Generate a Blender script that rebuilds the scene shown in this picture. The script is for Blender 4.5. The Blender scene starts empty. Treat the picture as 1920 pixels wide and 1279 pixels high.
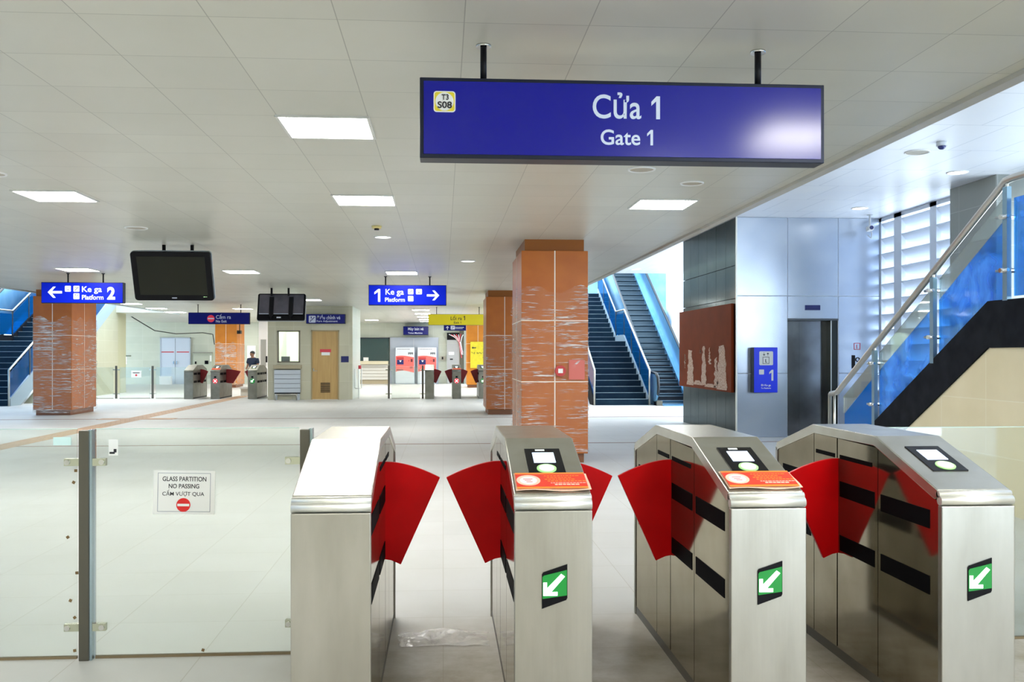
import bpy, math, random
from mathutils import Vector, Matrix
random.seed(7)
SC = bpy.context.scene
COL = SC.collection
PI = math.pi
# ------------------------------------------------------------------ camera, world, exposure
F = 1730.0
TH = math.atan(114 / F)
cam_d = bpy.data.cameras.new('camera'); cam = bpy.data.objects.new('camera', cam_d); COL.objects.link(cam)
cam.location = (0, 0, 1.5); cam.rotation_euler = (PI / 2, 0, -TH)
cam_d.sensor_width = 36; cam_d.lens = F / 1920 * 36
cam_d.shift_x = 15 / 1920; cam_d.shift_y = 24.5 / 1920
cam_d.clip_start = .05; cam_d.clip_end = 300
SC.camera = cam
SC.view_settings.view_transform = 'Standard'; SC.view_settings.look = 'None'
SC.view_settings.gamma = 1; SC.view_settings.use_curve_mapping = False
SC.view_settings.exposure = 0.78
W = bpy.data.worlds.new('world'); SC.world = W; W.use_nodes = True
bg = W.node_tree.nodes['Background']; bg.inputs[0].default_value = (.76, .89, 1, 1); bg.inputs[1].default_value = 3.9
PANEL = 30.0       # ceiling panel radiance

# ------------------------------------------------------------------ measuring helpers (a pixel on a known plane -> metres)
def ray(px, py):
    u = (px - 945) / F; v = (664 - py) / F; c, s = math.cos(TH), math.sin(TH)
    return u * c + s, c - u * s, v
def aY(px, py, Y):
    r = ray(px, py); k = Y / r[1]; return r[0] * k, 1.5 + r[2] * k
def aX(px, py, X):
    r = ray(px, py); k = X / r[0]; return r[1] * k, 1.5 + r[2] * k

# ------------------------------------------------------------------ materials
MATS = {}
def mat(name, col, rough=.5, metal=0., emit=None, es=0., noise=None, bump=None, spec=.5, coat=0.):
    """noise=(scale, col2, low, high, stretch)  bump=(scale, strength, stretch)"""
    if name in MATS: return MATS[name]
    m = bpy.data.materials.new(name); m.use_nodes = True; nt = m.node_tree; b = nt.nodes['Principled BSDF']
    b.inputs['Base Color'].default_value = (*col, 1); b.inputs['Roughness'].default_value = rough
    b.inputs['Metallic'].default_value = metal; b.inputs['Specular IOR Level'].default_value = spec
    b.inputs['Coat Weight'].default_value = coat
    if emit: b.inputs['Emission Color'].default_value = (*emit, 1); b.inputs['Emission Strength'].default_value = es
    geo = nt.nodes.new('ShaderNodeNewGeometry')
    def nz(scale, stretch, det=5):
        mp = nt.nodes.new('ShaderNodeMapping'); mp.inputs['Scale'].default_value = stretch
        nt.links.new(geo.outputs['Position'], mp.inputs[0])
        n = nt.nodes.new('ShaderNodeTexNoise'); n.inputs['Scale'].default_value = scale; n.inputs['Detail'].default_value = det
        nt.links.new(mp.outputs[0], n.inputs['Vector']); return n
    if noise:
        n = nz(noise[0], noise[4] if len(noise) > 4 else (1, 1, 1))
        r = nt.nodes.new('ShaderNodeValToRGB'); r.color_ramp.elements[0].position = noise[2]; r.color_ramp.elements[1].position = noise[3]
        r.color_ramp.elements[0].color = (*noise[1], 1); r.color_ramp.elements[1].color = (*col, 1)
        nt.links.new(n.outputs[0], r.inputs[0]); nt.links.new(r.outputs[0], b.inputs['Base Color'])
    if bump:
        n = nz(bump[0], bump[2] if len(bump) > 2 else (1, 1, 1))
        bp = nt.nodes.new('ShaderNodeBump'); bp.inputs['Strength'].default_value = bump[1]; bp.inputs['Distance'].default_value = .02
        nt.links.new(n.outputs[0], bp.inputs['Height']); nt.links.new(bp.outputs[0], b.inputs['Normal'])
    MATS[name] = m; return m

def tile(name, c1, c2, joint, bw, bh, js, mode, rough=.5, off=(0, 0), dirt=None, metal=0., vary=.0, spec=.5, bumps=.25, offset=0.):
    """mode 'floor' maps x,y; 'wall' maps x+y,z."""
    m = bpy.data.materials.new(name); m.use_nodes = True; nt = m.node_tree; N = nt.nodes; L = nt.links
    b = N['Principled BSDF']; b.inputs['Roughness'].default_value = rough; b.inputs['Metallic'].default_value = metal
    b.inputs['Specular IOR Level'].default_value = spec
    geo = N.new('ShaderNodeNewGeometry'); sp = N.new('ShaderNodeSeparateXYZ'); L.new(geo.outputs['Position'], sp.inputs[0])
    cb = N.new('ShaderNodeCombineXYZ')
    if mode == 'floor': L.new(sp.outputs[0], cb.inputs[0]); L.new(sp.outputs[1], cb.inputs[1])
    else:
        ad = N.new('ShaderNodeMath'); L.new(sp.outputs[0], ad.inputs[0]); L.new(sp.outputs[1], ad.inputs[1])
        L.new(ad.outputs[0], cb.inputs[0]); L.new(sp.outputs[2], cb.inputs[1])
    mp = N.new('ShaderNodeMapping'); mp.inputs['Location'].default_value = (off[0], off[1], 0); L.new(cb.outputs[0], mp.inputs[0])
    br = N.new('ShaderNodeTexBrick'); br.offset = offset; br.squash = 1
    br.inputs['Scale'].default_value = 1; br.inputs['Brick Width'].default_value = bw; br.inputs['Row Height'].default_value = bh
    br.inputs['Mortar Size'].default_value = js; br.inputs['Mortar Smooth'].default_value = .2; br.inputs['Bias'].default_value = 0
    br.inputs['Color1'].default_value = (*c1, 1); br.inputs['Color2'].default_value = (*c2, 1); br.inputs['Mortar'].default_value = (*joint, 1)
    L.new(mp.outputs[0], br.inputs['Vector'])
    nz = N.new('ShaderNodeTexNoise'); nz.inputs['Scale'].default_value = 1.3; nz.inputs['Detail'].default_value = 6; L.new(geo.outputs['Position'], nz.inputs['Vector'])
    mx = N.new('ShaderNodeMix'); mx.data_type = 'RGBA'; mx.blend_type = 'MULTIPLY'
    rp = N.new('ShaderNodeValToRGB'); rp.color_ramp.elements[0].position = .3; rp.color_ramp.elements[1].position = .7
    d = dirt or tuple(.93 for _ in range(3)); rp.color_ramp.elements[0].color = (*d, 1); rp.color_ramp.elements[1].color = (1, 1, 1, 1)
    L.new(nz.outputs[0], rp.inputs[0]); mx.inputs[0].default_value = 1
    L.new(br.outputs['Color'], mx.inputs[6]); L.new(rp.outputs[0], mx.inputs[7]); L.new(mx.outputs[2], b.inputs['Base Color'])
    bp = N.new('ShaderNodeBump'); bp.inputs['Strength'].default_value = bumps; bp.inputs['Distance'].default_value = .01; bp.invert = True
    L.new(br.outputs['Fac'], bp.inputs['Height']); L.new(bp.outputs[0], b.inputs['Normal'])
    MATS[name] = m; m['last'] = 1; return m

def glass(name, tint, gloss=.08, haze=0., hazecol=(1, 1, 1), rough=.02, wob=0.):
    m = bpy.data.materials.new(name); m.use_nodes = True; nt = m.node_tree; N = nt.nodes; L = nt.links
    N.remove(N['Principled BSDF']); out = N['Material Output']
    tr = N.new('ShaderNodeBsdfTransparent'); tr.inputs[0].default_value = (*tint, 1)
    gl = N.new('ShaderNodeBsdfGlossy'); gl.inputs['Roughness'].default_value = rough
    fr = N.new('ShaderNodeFresnel'); fr.inputs[0].default_value = 1.45
    ml = N.new('ShaderNodeMath'); ml.operation = 'MULTIPLY_ADD'; ml.inputs[1].default_value = .8; ml.inputs[2].default_value = gloss * .3
    L.new(fr.outputs[0], ml.inputs[0])
    mx = N.new('ShaderNodeMixShader'); L.new(ml.outputs[0], mx.inputs[0]); L.new(tr.outputs[0], mx.inputs[1]); L.new(gl.outputs[0], mx.inputs[2])
    if wob:
        n = N.new('ShaderNodeTexNoise'); n.inputs['Scale'].default_value = 3; bp = N.new('ShaderNodeBump'); bp.inputs['Strength'].default_value = wob
        g = N.new('ShaderNodeNewGeometry'); L.new(g.outputs['Position'], n.inputs['Vector']); L.new(n.outputs[0], bp.inputs['Height'])
        L.new(bp.outputs[0], gl.inputs['Normal'])
    last = mx
    if haze:
        df = N.new('ShaderNodeBsdfDiffuse'); df.inputs[0].default_value = (*hazecol, 1)
        m2 = N.new('ShaderNodeMixShader'); m2.inputs[0].default_value = haze
        if wob:
            n3 = N.new('ShaderNodeTexNoise'); n3.inputs['Scale'].default_value = 2.6; n3.inputs['Detail'].default_value = 5; n3.inputs['Distortion'].default_value = 1.0; L.new(g.outputs['Position'], n3.inputs['Vector'])
            mr_ = N.new('ShaderNodeMapRange'); mr_.inputs[1].default_value = .38; mr_.inputs[2].default_value = .66; mr_.inputs[3].default_value = haze * .25; mr_.inputs[4].default_value = haze * 1.9
            L.new(n3.outputs[0], mr_.inputs[0]); L.new(mr_.outputs[0], m2.inputs[0])
        L.new(mx.outputs[0], m2.inputs[1]); L.new(df.outputs[0], m2.inputs[2]); last = m2
    L.new(last.outputs[0], out.inputs[0]); MATS[name] = m; return m

def film(name, stretch, lo, hi, base=.08):
    """clear stretch film: mostly transparent, creases whiter and shiny"""
    m = bpy.data.materials.new(name); m.use_nodes = True; nt = m.node_tree; N = nt.nodes; L = nt.links
    b = N['Principled BSDF']; out = N['Material Output']
    b.inputs['Base Color'].default_value = (.95, .93, .9, 1); b.inputs['Roughness'].default_value = .22; b.inputs['Specular IOR Level'].default_value = .9
    g = N.new('ShaderNodeNewGeometry'); mp = N.new('ShaderNodeMapping'); mp.inputs['Scale'].default_value = stretch; mp.inputs['Rotation'].default_value = (0, .25, .0)
    L.new(g.outputs['Position'], mp.inputs[0])
    n = N.new('ShaderNodeTexNoise'); n.inputs['Scale'].default_value = 1; n.inputs['Detail'].default_value = 4; n.inputs['Distortion'].default_value = .9
    n.inputs['Roughness'].default_value = .65
    L.new(mp.outputs[0], n.inputs['Vector'])
    n2 = N.new('ShaderNodeTexNoise'); n2.inputs['Scale'].default_value = 1.6; n2.inputs['Detail'].default_value = 3; L.new(g.outputs['Position'], n2.inputs['Vector'])
    mu = N.new('ShaderNodeMath'); mu.operation = 'MULTIPLY_ADD'; mu.inputs[1].default_value = .35; L.new(n2.outputs[0], mu.inputs[0]); L.new(n.outputs[0], mu.inputs[2])
    r = N.new('ShaderNodeValToRGB'); r.color_ramp.elements[0].position = lo; r.color_ramp.elements[1].position = hi
    r.color_ramp.elements[0].color = (base,) * 3 + (1,); r.color_ramp.elements[1].color = (.75, .75, .75, 1)
    L.new(mu.outputs[0], r.inputs[0])
    bp = N.new('ShaderNodeBump'); bp.inputs['Strength'].default_value = .9; bp.inputs['Distance'].default_value = .03; L.new(n.outputs[0], bp.inputs['Height']); L.new(bp.outputs[0], b.inputs['Normal'])
    tr = N.new('ShaderNodeBsdfTransparent'); mx = N.new('ShaderNodeMixShader')
    L.new(r.outputs[0], mx.inputs[0]); L.new(tr.outputs[0], mx.inputs[1]); L.new(b.outputs[0], mx.inputs[2]); L.new(mx.outputs[0], out.inputs[0])
    MATS[name] = m; return m

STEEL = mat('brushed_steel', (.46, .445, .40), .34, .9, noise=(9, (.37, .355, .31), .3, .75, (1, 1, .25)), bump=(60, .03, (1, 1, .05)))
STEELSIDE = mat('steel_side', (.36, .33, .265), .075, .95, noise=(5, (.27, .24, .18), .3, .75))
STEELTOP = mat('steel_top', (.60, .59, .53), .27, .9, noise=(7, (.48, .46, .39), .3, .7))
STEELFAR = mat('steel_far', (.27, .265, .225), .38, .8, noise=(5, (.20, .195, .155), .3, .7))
NOSE = mat('steel_nose', (.78, .77, .71), .42, .75)
POSTM = mat('post_steel', (.13, .122, .10), .38, .8)
SENSOR = mat('sensor_black', (.004, .004, .005), .6, spec=.02)
CHROME = mat('chrome', (.7, .7, .68), .15, 1.)
RAILM = mat('rail_steel', (.55, .53, .48), .28, .9)
BLACK = mat('black_plastic', (.006, .006, .008), .4, spec=.2)
BLACKG = mat('black_gloss', (.004, .004, .006), .2, spec=.15)
SCREENOFF = mat('screen_off', (.018, .018, .010), .5, spec=.25)
RED = mat('flap_red', (.60, .001, .003), .38, noise=(5, (.48, .0, .002), .3, .7), spec=.12)
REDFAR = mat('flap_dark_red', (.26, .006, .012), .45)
WHITE = mat('white_paint', (.82, .82, .8), .5)
PAPER = mat('paper_white', (.85, .86, .83), .6)
INK = mat('ink_black', (.02, .02, .025), .6)
BLUESIGN = mat('sign_blue', (.0, .001, .15), .19, emit=(.0, .001, .27), es=.26, spec=.5)  # gate sign is unlit; weak glow added to keep its blue saturated
BLUELIT = mat('sign_blue_lit', (.001, .008, .30), .4, emit=(.0, .016, .60), es=.22, spec=.1)
BLUEDIM = mat('sign_blue_dim', (.001, .003, .085), .35, emit=(0, .003, .12), es=.2, spec=.2)
SIGNW = mat('sign_white_lit', (.8, .85, .95), .4, emit=(.75, .85, 1), es=.3)
SIGNWD = mat('sign_white_dim', (.55, .6, .7), .5)
ALUM = mat('sign_frame', (.02, .024, .04), .4, .3, spec=.2)
YEL = mat('sign_yellow', (.62, .50, .01), .4, emit=(.6, .5, 0), es=.15)
YELP = mat('board_yellow', (.8, .66, .03), .4, noise=(8, (.7, .56, .02), .3, .7))
ORANGE = mat('orange_cladding', (.50, .155, .03), .36, noise=(3, (.42, .12, .026), .3, .75), spec=.2)
ORANGEF = mat('orange_cladding_far', (.66, .24, .03), .4, noise=(3, (.56, .19, .025), .3, .75), spec=.2)
DKORANGE = mat('dark_orange', (.30, .10, .02), .4, spec=.2)
JOINT = mat('joint_white', (.8, .72, .6), .5)
TAN = mat('tactile_tan', (.62, .40, .26), .6, noise=(7, (.5, .34, .22), .3, .8))
BROWNL = mat('brown_joint', (.27, .135, .09), .7)
STONE = mat('stair_stone', (.008, .020, .038), .5, noise=(4, (.012, .03, .05), .3, .7), spec=.04)
NOSING = mat('stair_nosing', (.32, .42, .48), .4)
BLUEFILM = glass('blue_film_glass', (.03, .46, .95), .1, .42, (.01, .26, .66), .03)
BLUEFILM2 = glass('blue_film_light', (.30, .66, 1), .1, .26, (.16, .48, .95), .05, .3)
CLEARGL = glass('greenish_glass', (.955, .985, .965), .2, .045, (.75, .85, .8), .02)
WINGL = glass('window_glass', (.88, .95, .93), .2, .05)
DARKGL = mat('dark_window', (.015, .05, .05), .08, spec=.6)
FILM = film('stretch_film', (3.0, 3.0, 42), .725, .85, .05)
FILM2 = film('dense_stretch_film', (3.0, 3.0, 40), .69, .85, .08)
BLUEFILM3 = glass('blue_film_dark', (.02, .34, .78), .1, .32, (.004, .15, .40), .03)
FILMW = film('thin_film', (5, 5, 1.2), .55, .95, .35)
SCRAP = film('film_scrap', (5, 5, 5), .5, .95, .3)
LAMP = mat('lamp_diffuser', (.9, .9, .9), .5, emit=(1, .985, .95), es=PANEL)
DOWNL = mat('downlight_lit', (.9, .9, .9), .5, emit=(1, 1, 1), es=4)
ARROWG = mat('arrow_green', (.0, .16, .02), .4, emit=(0, .22, .02), es=.3)
ARROWW = mat('arrow_white', (.8, 1, .85), .4, emit=(.75, 1, .8), es=1.3)
CROSSW = mat('cross_pink', (1, .6, .6), .4, emit=(1, .6, .6), es=.9)
CROSSR = mat('cross_red', (.6, .05, .06), .4, emit=(.6, .02, .04), es=.5)
LCD = mat('screen_lit', (.6, .7, .9), .3, emit=(.62, .74, 1), es=.75)
GREENRD = mat('reader_green', (.35, .7, .25), .4, emit=(.4, .8, .3), es=.25)
READERW = mat('reader_white', (.75, .85, .7), .4, emit=(.7, .85, .65), es=.3)
STICKR = mat('sticker_red', (.80, .05, .025), .4)
STICKO = mat('sticker_orange', (.9, .27, .04), .4)
STICKB = mat('sticker_cream', (.85, .60, .45), .4)
WOOD = mat('door_wood', (.56, .36, .13), .45, noise=(3, (.47, .29, .10), .3, .7, (6, 6, .4)))
BLUEW = mat('door_bluewhite', (.62, .70, .82), .45)
SILV = mat('silver_panel', (.52, .56, .60), .4, .3)
GREYP = mat('grey_panel', (.42, .47, .54), .45, .1)
CORAL = mat('coral_red', (.85, .13, .11), .4)
NAVY = mat('screen_navy', (.01, .015, .12), .3)
CLOTH = mat('shirt_navy', (.012, .02, .045), .9)
TROU = mat('trousers_dark', (.012, .012, .016), .9)
SKIN = mat('skin', (.30, .14, .08), .55)
HAIR = mat('hair_black', (.012, .01, .01), .6)
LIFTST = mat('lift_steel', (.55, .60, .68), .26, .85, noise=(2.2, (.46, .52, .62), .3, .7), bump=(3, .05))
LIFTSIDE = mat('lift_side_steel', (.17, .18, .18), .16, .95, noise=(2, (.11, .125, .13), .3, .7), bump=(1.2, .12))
RUST = mat('panel_rust', (.22, .042, .014), .5, noise=(3, (.18, .035, .012), .3, .7), spec=.03)
ADH = mat('adhesive_cream', (.66, .50, .38), .7, noise=(30, (.42, .22, .14), .35, .6))
LOUV = mat('louvre_white', (.72, .78, .88), .45)
SIDING = mat('stringer_black', (.010, .011, .014), .6, noise=(6, (.018, .02, .024), .3, .7), spec=.03)
ESCST = mat('escalator_steel', (.26, .50, .72), .28, .6, noise=(2, (.14, .40, .66), .3, .7))
ESCSTEP = mat('escalator_step', (.035, .06, .08), .35, .5)
RUBBER = mat('rubber_black', (.008, .01, .012), .4)
BLUEWALL = mat('blue_film_wall', (.16, .42, .68), .5, noise=(2, (.07, .28, .55), .3, .7))
TAPE_R = mat('tape_red', (.65, .05, .07), .5)
TEAL = mat('teal_sticker', (.62, .85, .83), .5)
CAMB = mat('camera_body', (.62, .65, .68), .4)
LENS = mat('camera_lens', (.03, .04, .15), .15)
CABLE = mat('cable_black', (.015, .015, .015), .6)
BACKTV = mat('tv_back', (.16, .15, .19), .25, .3, noise=(2, (.09, .09, .12), .35, .65))

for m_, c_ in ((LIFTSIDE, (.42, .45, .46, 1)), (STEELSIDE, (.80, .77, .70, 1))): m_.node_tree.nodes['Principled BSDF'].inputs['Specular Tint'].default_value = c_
CEIL_T = tile('ceiling_tiles', (.64, .635, .56), (.60, .595, .525), (.36, .36, .31), .6, .6, .0028, 'floor', .33, off=(.5, -.2), dirt=(.94, .94, .92), spec=.5, bumps=.12)
CEIL_U = tile('upper_ceiling_strips', (.88, .90, .93), (.86, .88, .92), (.6, .64, .70), .6, 1.2, .006, 'floor', .35, off=(.2, 0), dirt=(.96, .97, 1), bumps=.15, offset=.5)
WALL_T = tile('wall_tiles', (.66, .66, .52), (.62, .62, .49), (.70, .70, .60), .8, .5, .006, 'wall', .35, dirt=(.9, .9, .86))
WALL_B = tile('back_wall_tiles', (.64, .67, .56), (.60, .63, .53), (.72, .74, .66), .8, .4, .006, 'wall', .35, dirt=(.9, .92, .9))
WALL_K = tile('kiosk_tiles', (.60, .57, .42), (.55, .52, .38), (.64, .62, .50), .6, .6, .006, 'wall', .35, dirt=(.9, .9, .86))
WALL_C = tile('cream_tiles', (.80, .70, .47), (.77, .67, .45), (.84, .77, .58), .8, .53, .005, 'wall', .35, off=(.53, .0), dirt=(.88, .86, .8))
COLT = tile('column_tiles', (.33, .35, .32), (.30, .32, .29), (.42, .44, .42), .9, .6, .006, 'wall', .4)
WALL_W = tile('white_wall', (.72, .76, .82), (.70, .74, .80), (.55, .6, .68), 1.2, 1.2, .006, 'wall', .45)

def floor_material():
    m = tile('floor_tiles', (.66, .655, .63), (.63, .625, .60), (.53, .51, .46), .6, .6, .003, 'floor', .5, off=(.0, .13), dirt=(.93, .925, .905), spec=.35, bumps=.08)
    nt = m.node_tree; N = nt.nodes; L = nt.links; b = N['Principled BSDF']
    src = b.inputs['Base Color'].links[0].from_socket
    geo = N.new('ShaderNodeNewGeometry'); sp = N.new('ShaderNodeSeparateXYZ'); L.new(geo.outputs['Position'], sp.inputs[0])
    # grime and lane shade painted together in brown over the gate lanes
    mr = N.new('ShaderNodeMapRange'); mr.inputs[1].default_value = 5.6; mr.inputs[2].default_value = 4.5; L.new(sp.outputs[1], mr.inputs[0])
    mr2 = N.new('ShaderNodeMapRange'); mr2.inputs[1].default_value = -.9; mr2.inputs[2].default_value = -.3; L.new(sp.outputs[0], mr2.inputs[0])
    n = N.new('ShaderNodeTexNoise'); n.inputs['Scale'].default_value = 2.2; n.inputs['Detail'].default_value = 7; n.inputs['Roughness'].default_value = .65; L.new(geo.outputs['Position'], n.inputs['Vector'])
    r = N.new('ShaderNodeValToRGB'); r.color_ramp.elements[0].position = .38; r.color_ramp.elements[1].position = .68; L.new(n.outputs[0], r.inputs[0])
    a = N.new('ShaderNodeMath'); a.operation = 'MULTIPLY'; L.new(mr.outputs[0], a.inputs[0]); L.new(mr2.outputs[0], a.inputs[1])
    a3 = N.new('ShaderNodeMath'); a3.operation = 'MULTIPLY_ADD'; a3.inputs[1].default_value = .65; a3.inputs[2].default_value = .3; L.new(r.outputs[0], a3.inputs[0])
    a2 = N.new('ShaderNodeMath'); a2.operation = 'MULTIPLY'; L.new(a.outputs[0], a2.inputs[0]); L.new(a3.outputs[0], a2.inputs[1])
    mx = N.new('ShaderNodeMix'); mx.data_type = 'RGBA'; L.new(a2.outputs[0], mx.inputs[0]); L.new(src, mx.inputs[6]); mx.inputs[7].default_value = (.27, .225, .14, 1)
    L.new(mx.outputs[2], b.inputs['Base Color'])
    return m
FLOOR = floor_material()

# ------------------------------------------------------------------ mesh builder
class MB:
    def __init__(s): s.v = []; s.f = []
    def add(s, vs, fs):
        o = len(s.v); s.v += [tuple(v) for v in vs]; s.f += [tuple(i + o for i in f) for f in fs]; return s
    def box(s, x0, x1, y0, y1, z0, z1):
        if x0 > x1: x0, x1 = x1, x0
        if y0 > y1: y0, y1 = y1, y0
        if z0 > z1: z0, z1 = z1, z0
        return s.add([(x0, y0, z0), (x1, y0, z0), (x1, y1, z0), (x0, y1, z0), (x0, y0, z1), (x1, y0, z1), (x1, y1, z1), (x0, y1, z1)],
              [(0, 3, 2, 1), (4, 5, 6, 7), (0, 1, 5, 4), (1, 2, 6, 5), (2, 3, 7, 6), (3, 0, 4, 7)])
    def prism(s, pts, axis, a, b):
        """pts CCW in the plane; axis 'x': pts=(y,z); 'y': pts=(x,z); 'z': pts=(x,y)"""
        n = len(pts)
        def q(p, t): return {'x': (t, p[0], p[1]), 'y': (p[0], t, p[1]), 'z': (p[0], p[1], t)}[axis]
        vs = [q(p, a) for p in pts] + [q(p, b) for p in pts]
        fs = [tuple(reversed(range(n))), tuple(range(n, 2 * n))] + [(i, (i + 1) % n, n + (i + 1) % n, n + i) for i in range(n)]
        return s.add(vs, fs)
    def tube(s, pts, r, seg=10, closed=False):
        pts = [Vector(p) for p in pts]; n = len(pts); rings = []
        up = None
        for i, p in enumerate(pts):
            a = pts[max(i - 1, 0)]; b = pts[min(i + 1, n - 1)]
            d = (b - a).normalized()
            if up is None: up = Vector((0, 0, 1)) if abs(d.z) < .9 else Vector((1, 0, 0))
            x = d.cross(up).normalized(); y = x.cross(d).normalized(); up = y
            rr = r[i] if isinstance(r, (list, tuple)) else r
            rings.append([p + x * math.cos(2 * PI * k / seg) * rr + y * math.sin(2 * PI * k / seg) * rr for k in range(seg)])
        vs = [v for R in rings for v in R]; fs = []
        for i in range(n - 1):
            for k in range(seg):
                fs.append((i * seg + k, i * seg + (k + 1) % seg, (i + 1) * seg + (k + 1) % seg, (i + 1) * seg + k))
        fs.append(tuple(reversed(range(seg)))); fs.append(tuple((n - 1) * seg + k for k in range(seg)))
        return s.add(vs, fs)
    def cyl(s, c, r, h, axis='z', seg=24, r2=None):
        r2 = r if r2 is None else r2; c = Vector(c)
        ax = {'x': Vector((1, 0, 0)), 'y': Vector((0, 1, 0)), 'z': Vector((0, 0, 1))}[axis]
        return s.tube([c, c + ax * h], [r, r2], seg)
    def ball(s, c, r, seg=16, rings=10, sc=(1, 1, 1)):
        vs = [(c[0], c[1], c[2] - r * sc[2])]; 
        for i in range(1, rings):
            t = -PI / 2 + PI * i / rings
            for k in range(seg):
                a = 2 * PI * k / seg; vs.append((c[0] + r * sc[0] * math.cos(t) * math.cos(a), c[1] + r * sc[1] * math.cos(t) * math.sin(a), c[2] + r * sc[2] * math.sin(t)))
        vs.append((c[0], c[1], c[2] + r * sc[2])); fs = []
        for k in range(seg): fs.append((0, 1 + (k + 1) % seg, 1 + k))
        for i in range(rings - 2):
            for k in range(seg):
                a = 1 + i * seg + k; b = 1 + i * seg + (k + 1) % seg; fs.append((a, b, b + seg, a + seg))
        t = len(vs) - 1; o = 1 + (rings - 2) * seg
        for k in range(seg): fs.append((o + k, o + (k + 1) % seg, t))
        return s.add(vs, fs)
    def xf(s, M):
        s.v = [tuple(M @ Vector(v)) for v in s.v]; return s
    def build(s, name, m, parent=None, bevel=0, smooth=False, loc=None):
        me = bpy.data.meshes.new(name); me.from_pydata(s.v, [], s.f); me.update()
        me.materials.append(m)
        o = bpy.data.objects.new(name, me); COL.objects.link(o)
        if loc: o.location = loc
        if parent: o.parent = parent
        import bmesh
        bm = bmesh.new(); bm.from_mesh(me); bmesh.ops.recalc_face_normals(bm, faces=bm.faces); bm.to_mesh(me); bm.free()
        if smooth:
            for p in me.polygons: p.use_smooth = len(p.vertices) == 4
        if bevel:
            b = o.modifiers.new('bevel', 'BEVEL'); b.width = bevel; b.segments = 3; b.limit_method = 'ANGLE'; b.angle_limit = math.radians(35)
        return o
def B(*a): return MB().box(*a)
def tag(o, label=None, cat=None, group=None, kind=None):
    if label: o['label'] = label
    if cat: o['category'] = cat
    if group: o['group'] = group
    if kind: o['kind'] = kind
    return o
def empty(name, loc, label, cat, group=None):
    o = bpy.data.objects.new(name, None); COL.objects.link(o); o.location = loc; o.empty_display_size = .1
    return tag(o, label, cat, group)
def struct(name, mb, m, parent=None):
    o = mb.build(name, m, parent)
    if not parent: o['kind'] = 'structure'
    return o
def tree_copy(o, parent=None):
    c = o.copy(); COL.objects.link(c)
    if parent: c.parent = parent
    for ch in list(o.children): tree_copy(ch, c)
    return c
def arc(cx, cz, r, a0, a1, n):
    return [(cx + r * math.cos(math.radians(a0 + (a1 - a0) * i / n)), cz + r * math.sin(math.radians(a0 + (a1 - a0) * i / n))) for i in range(n + 1)]
def rrect(x0, x1, z0, z1, r, n=4):
    return arc(x1 - r, z0 + r, r, -90, 0, n) + arc(x1 - r, z1 - r, r, 0, 90, n) + arc(x0 + r, z1 - r, r, 90, 180, n) + arc(x0 + r, z0 + r, r, 180, 270, n)

def text(name, body, x0, x1, z0, z1, y, m, parent, bold=.0, thick=.003, M=None):
    """lettering fitted to a box on a plane that faces -Y"""
    cu = bpy.data.curves.new(name, 'FONT'); cu.body = body; cu.size = 1; cu.align_x = 'LEFT'; cu.offset = bold; cu.extrude = .01; cu.resolution_u = 5
    ob = bpy.data.objects.new('tmp', cu); COL.objects.link(ob); bpy.context.view_layer.update()
    me = bpy.data.meshes.new_from_object(ob.evaluated_get(bpy.context.evaluated_depsgraph_get()))
    bpy.data.objects.remove(ob); bpy.data.curves.remove(cu)
    xs = [v.co.x for v in me.vertices]; ys = [v.co.y for v in me.vertices]
    a, b, c, d = min(xs), max(xs), min(ys), max(ys)
    for v in me.vertices:
        X = x0 + (v.co.x - a) / (b - a) * (x1 - x0); Z = z0 + (v.co.y - c) / (d - c) * (z1 - z0); Y = y - (thick if v.co.z > 0 else -.0005)
        co = Vector((X, Y, Z)); v.co = M @ co if M else co
    me.materials.clear(); me.materials.append(m); me.name = name
    o = bpy.data.objects.new(name, me); COL.objects.link(o); o.parent = parent; return o

# ================================================================== SETTING
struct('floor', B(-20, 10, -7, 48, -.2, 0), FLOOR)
struct('ceiling', B(-10.3, 3.2, -5, 47.3, 3.08, 3.9), CEIL_T)
struct('ceiling', B(-20, -10.3, 36.0, 47.3, 3.08, 3.9), CEIL_T)
struct('ceiling', B(3.2, 8.3, -5, 27.9, 3.97, 4.3), CEIL_U)
struct('ceiling', B(-16, -10.39, -5, 27.9, 3.97, 4.3), CEIL_U)
struct('ceiling', B(3.2, 9.7, 27.9, 35.0, 8, 8.2), WHITE)  # unseen roof added to cut skylight on the floor by the stairs
struct('ceiling', B(-20, -10.3, 27.9, 34.0, 8, 8.2), WHITE)  # matching unseen roof added over the left void to cut skylight
struct('trim_1', B(3.2, 3.29, -5, 47, 3.05, 3.30), mat('trim_beige', (.50, .48, .42), .4))
struct('trim_2', B(-10.39, -10.3, -5, 37, 3.05, 3.6), mat('trim_pale', (.55, .62, .64), .4))
struct('wall_back', B(-20, 3.6, 46.9, 47.2, 0, 7), WALL_B)
struct('wall_void_right', B(3.6, 9.5, 44, 44.2, 0, 8), BLUEWALL)
struct('wall_void_left', B(-20, -19.8, -5, 37, 0, 8), BLUEWALL)
struct('wall_escalator', B(7.62, 9.0, 30.4, 31.2, 0, 7), WALL_W)
struct('wall_escalator_back', B(6.9, 9.5, 36.5, 36.8, 0, 8), BLUEWALL)
struct('wall_left', MB().prism([(28.9, 0), (36.2, 0), (36.2, 3.3), (35.4, 3.3), (28.9, .0)], 'x', -12.7, -12.42), tile('left_wall_tiles', (.46, .46, .33), (.43, .43, .31), (.52, .52, .42), .8, .4, .006, 'wall', .4))
struct('wall_left_return', B(-12.7, -12.42, 36.2, 37.1, 0, 3.08), mat('return_olive', (.42, .42, .27), .5))
struct('wall_right', B(8.0, 8.3, -5, 12.0, 0, 1.0), WALL_W)
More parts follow.
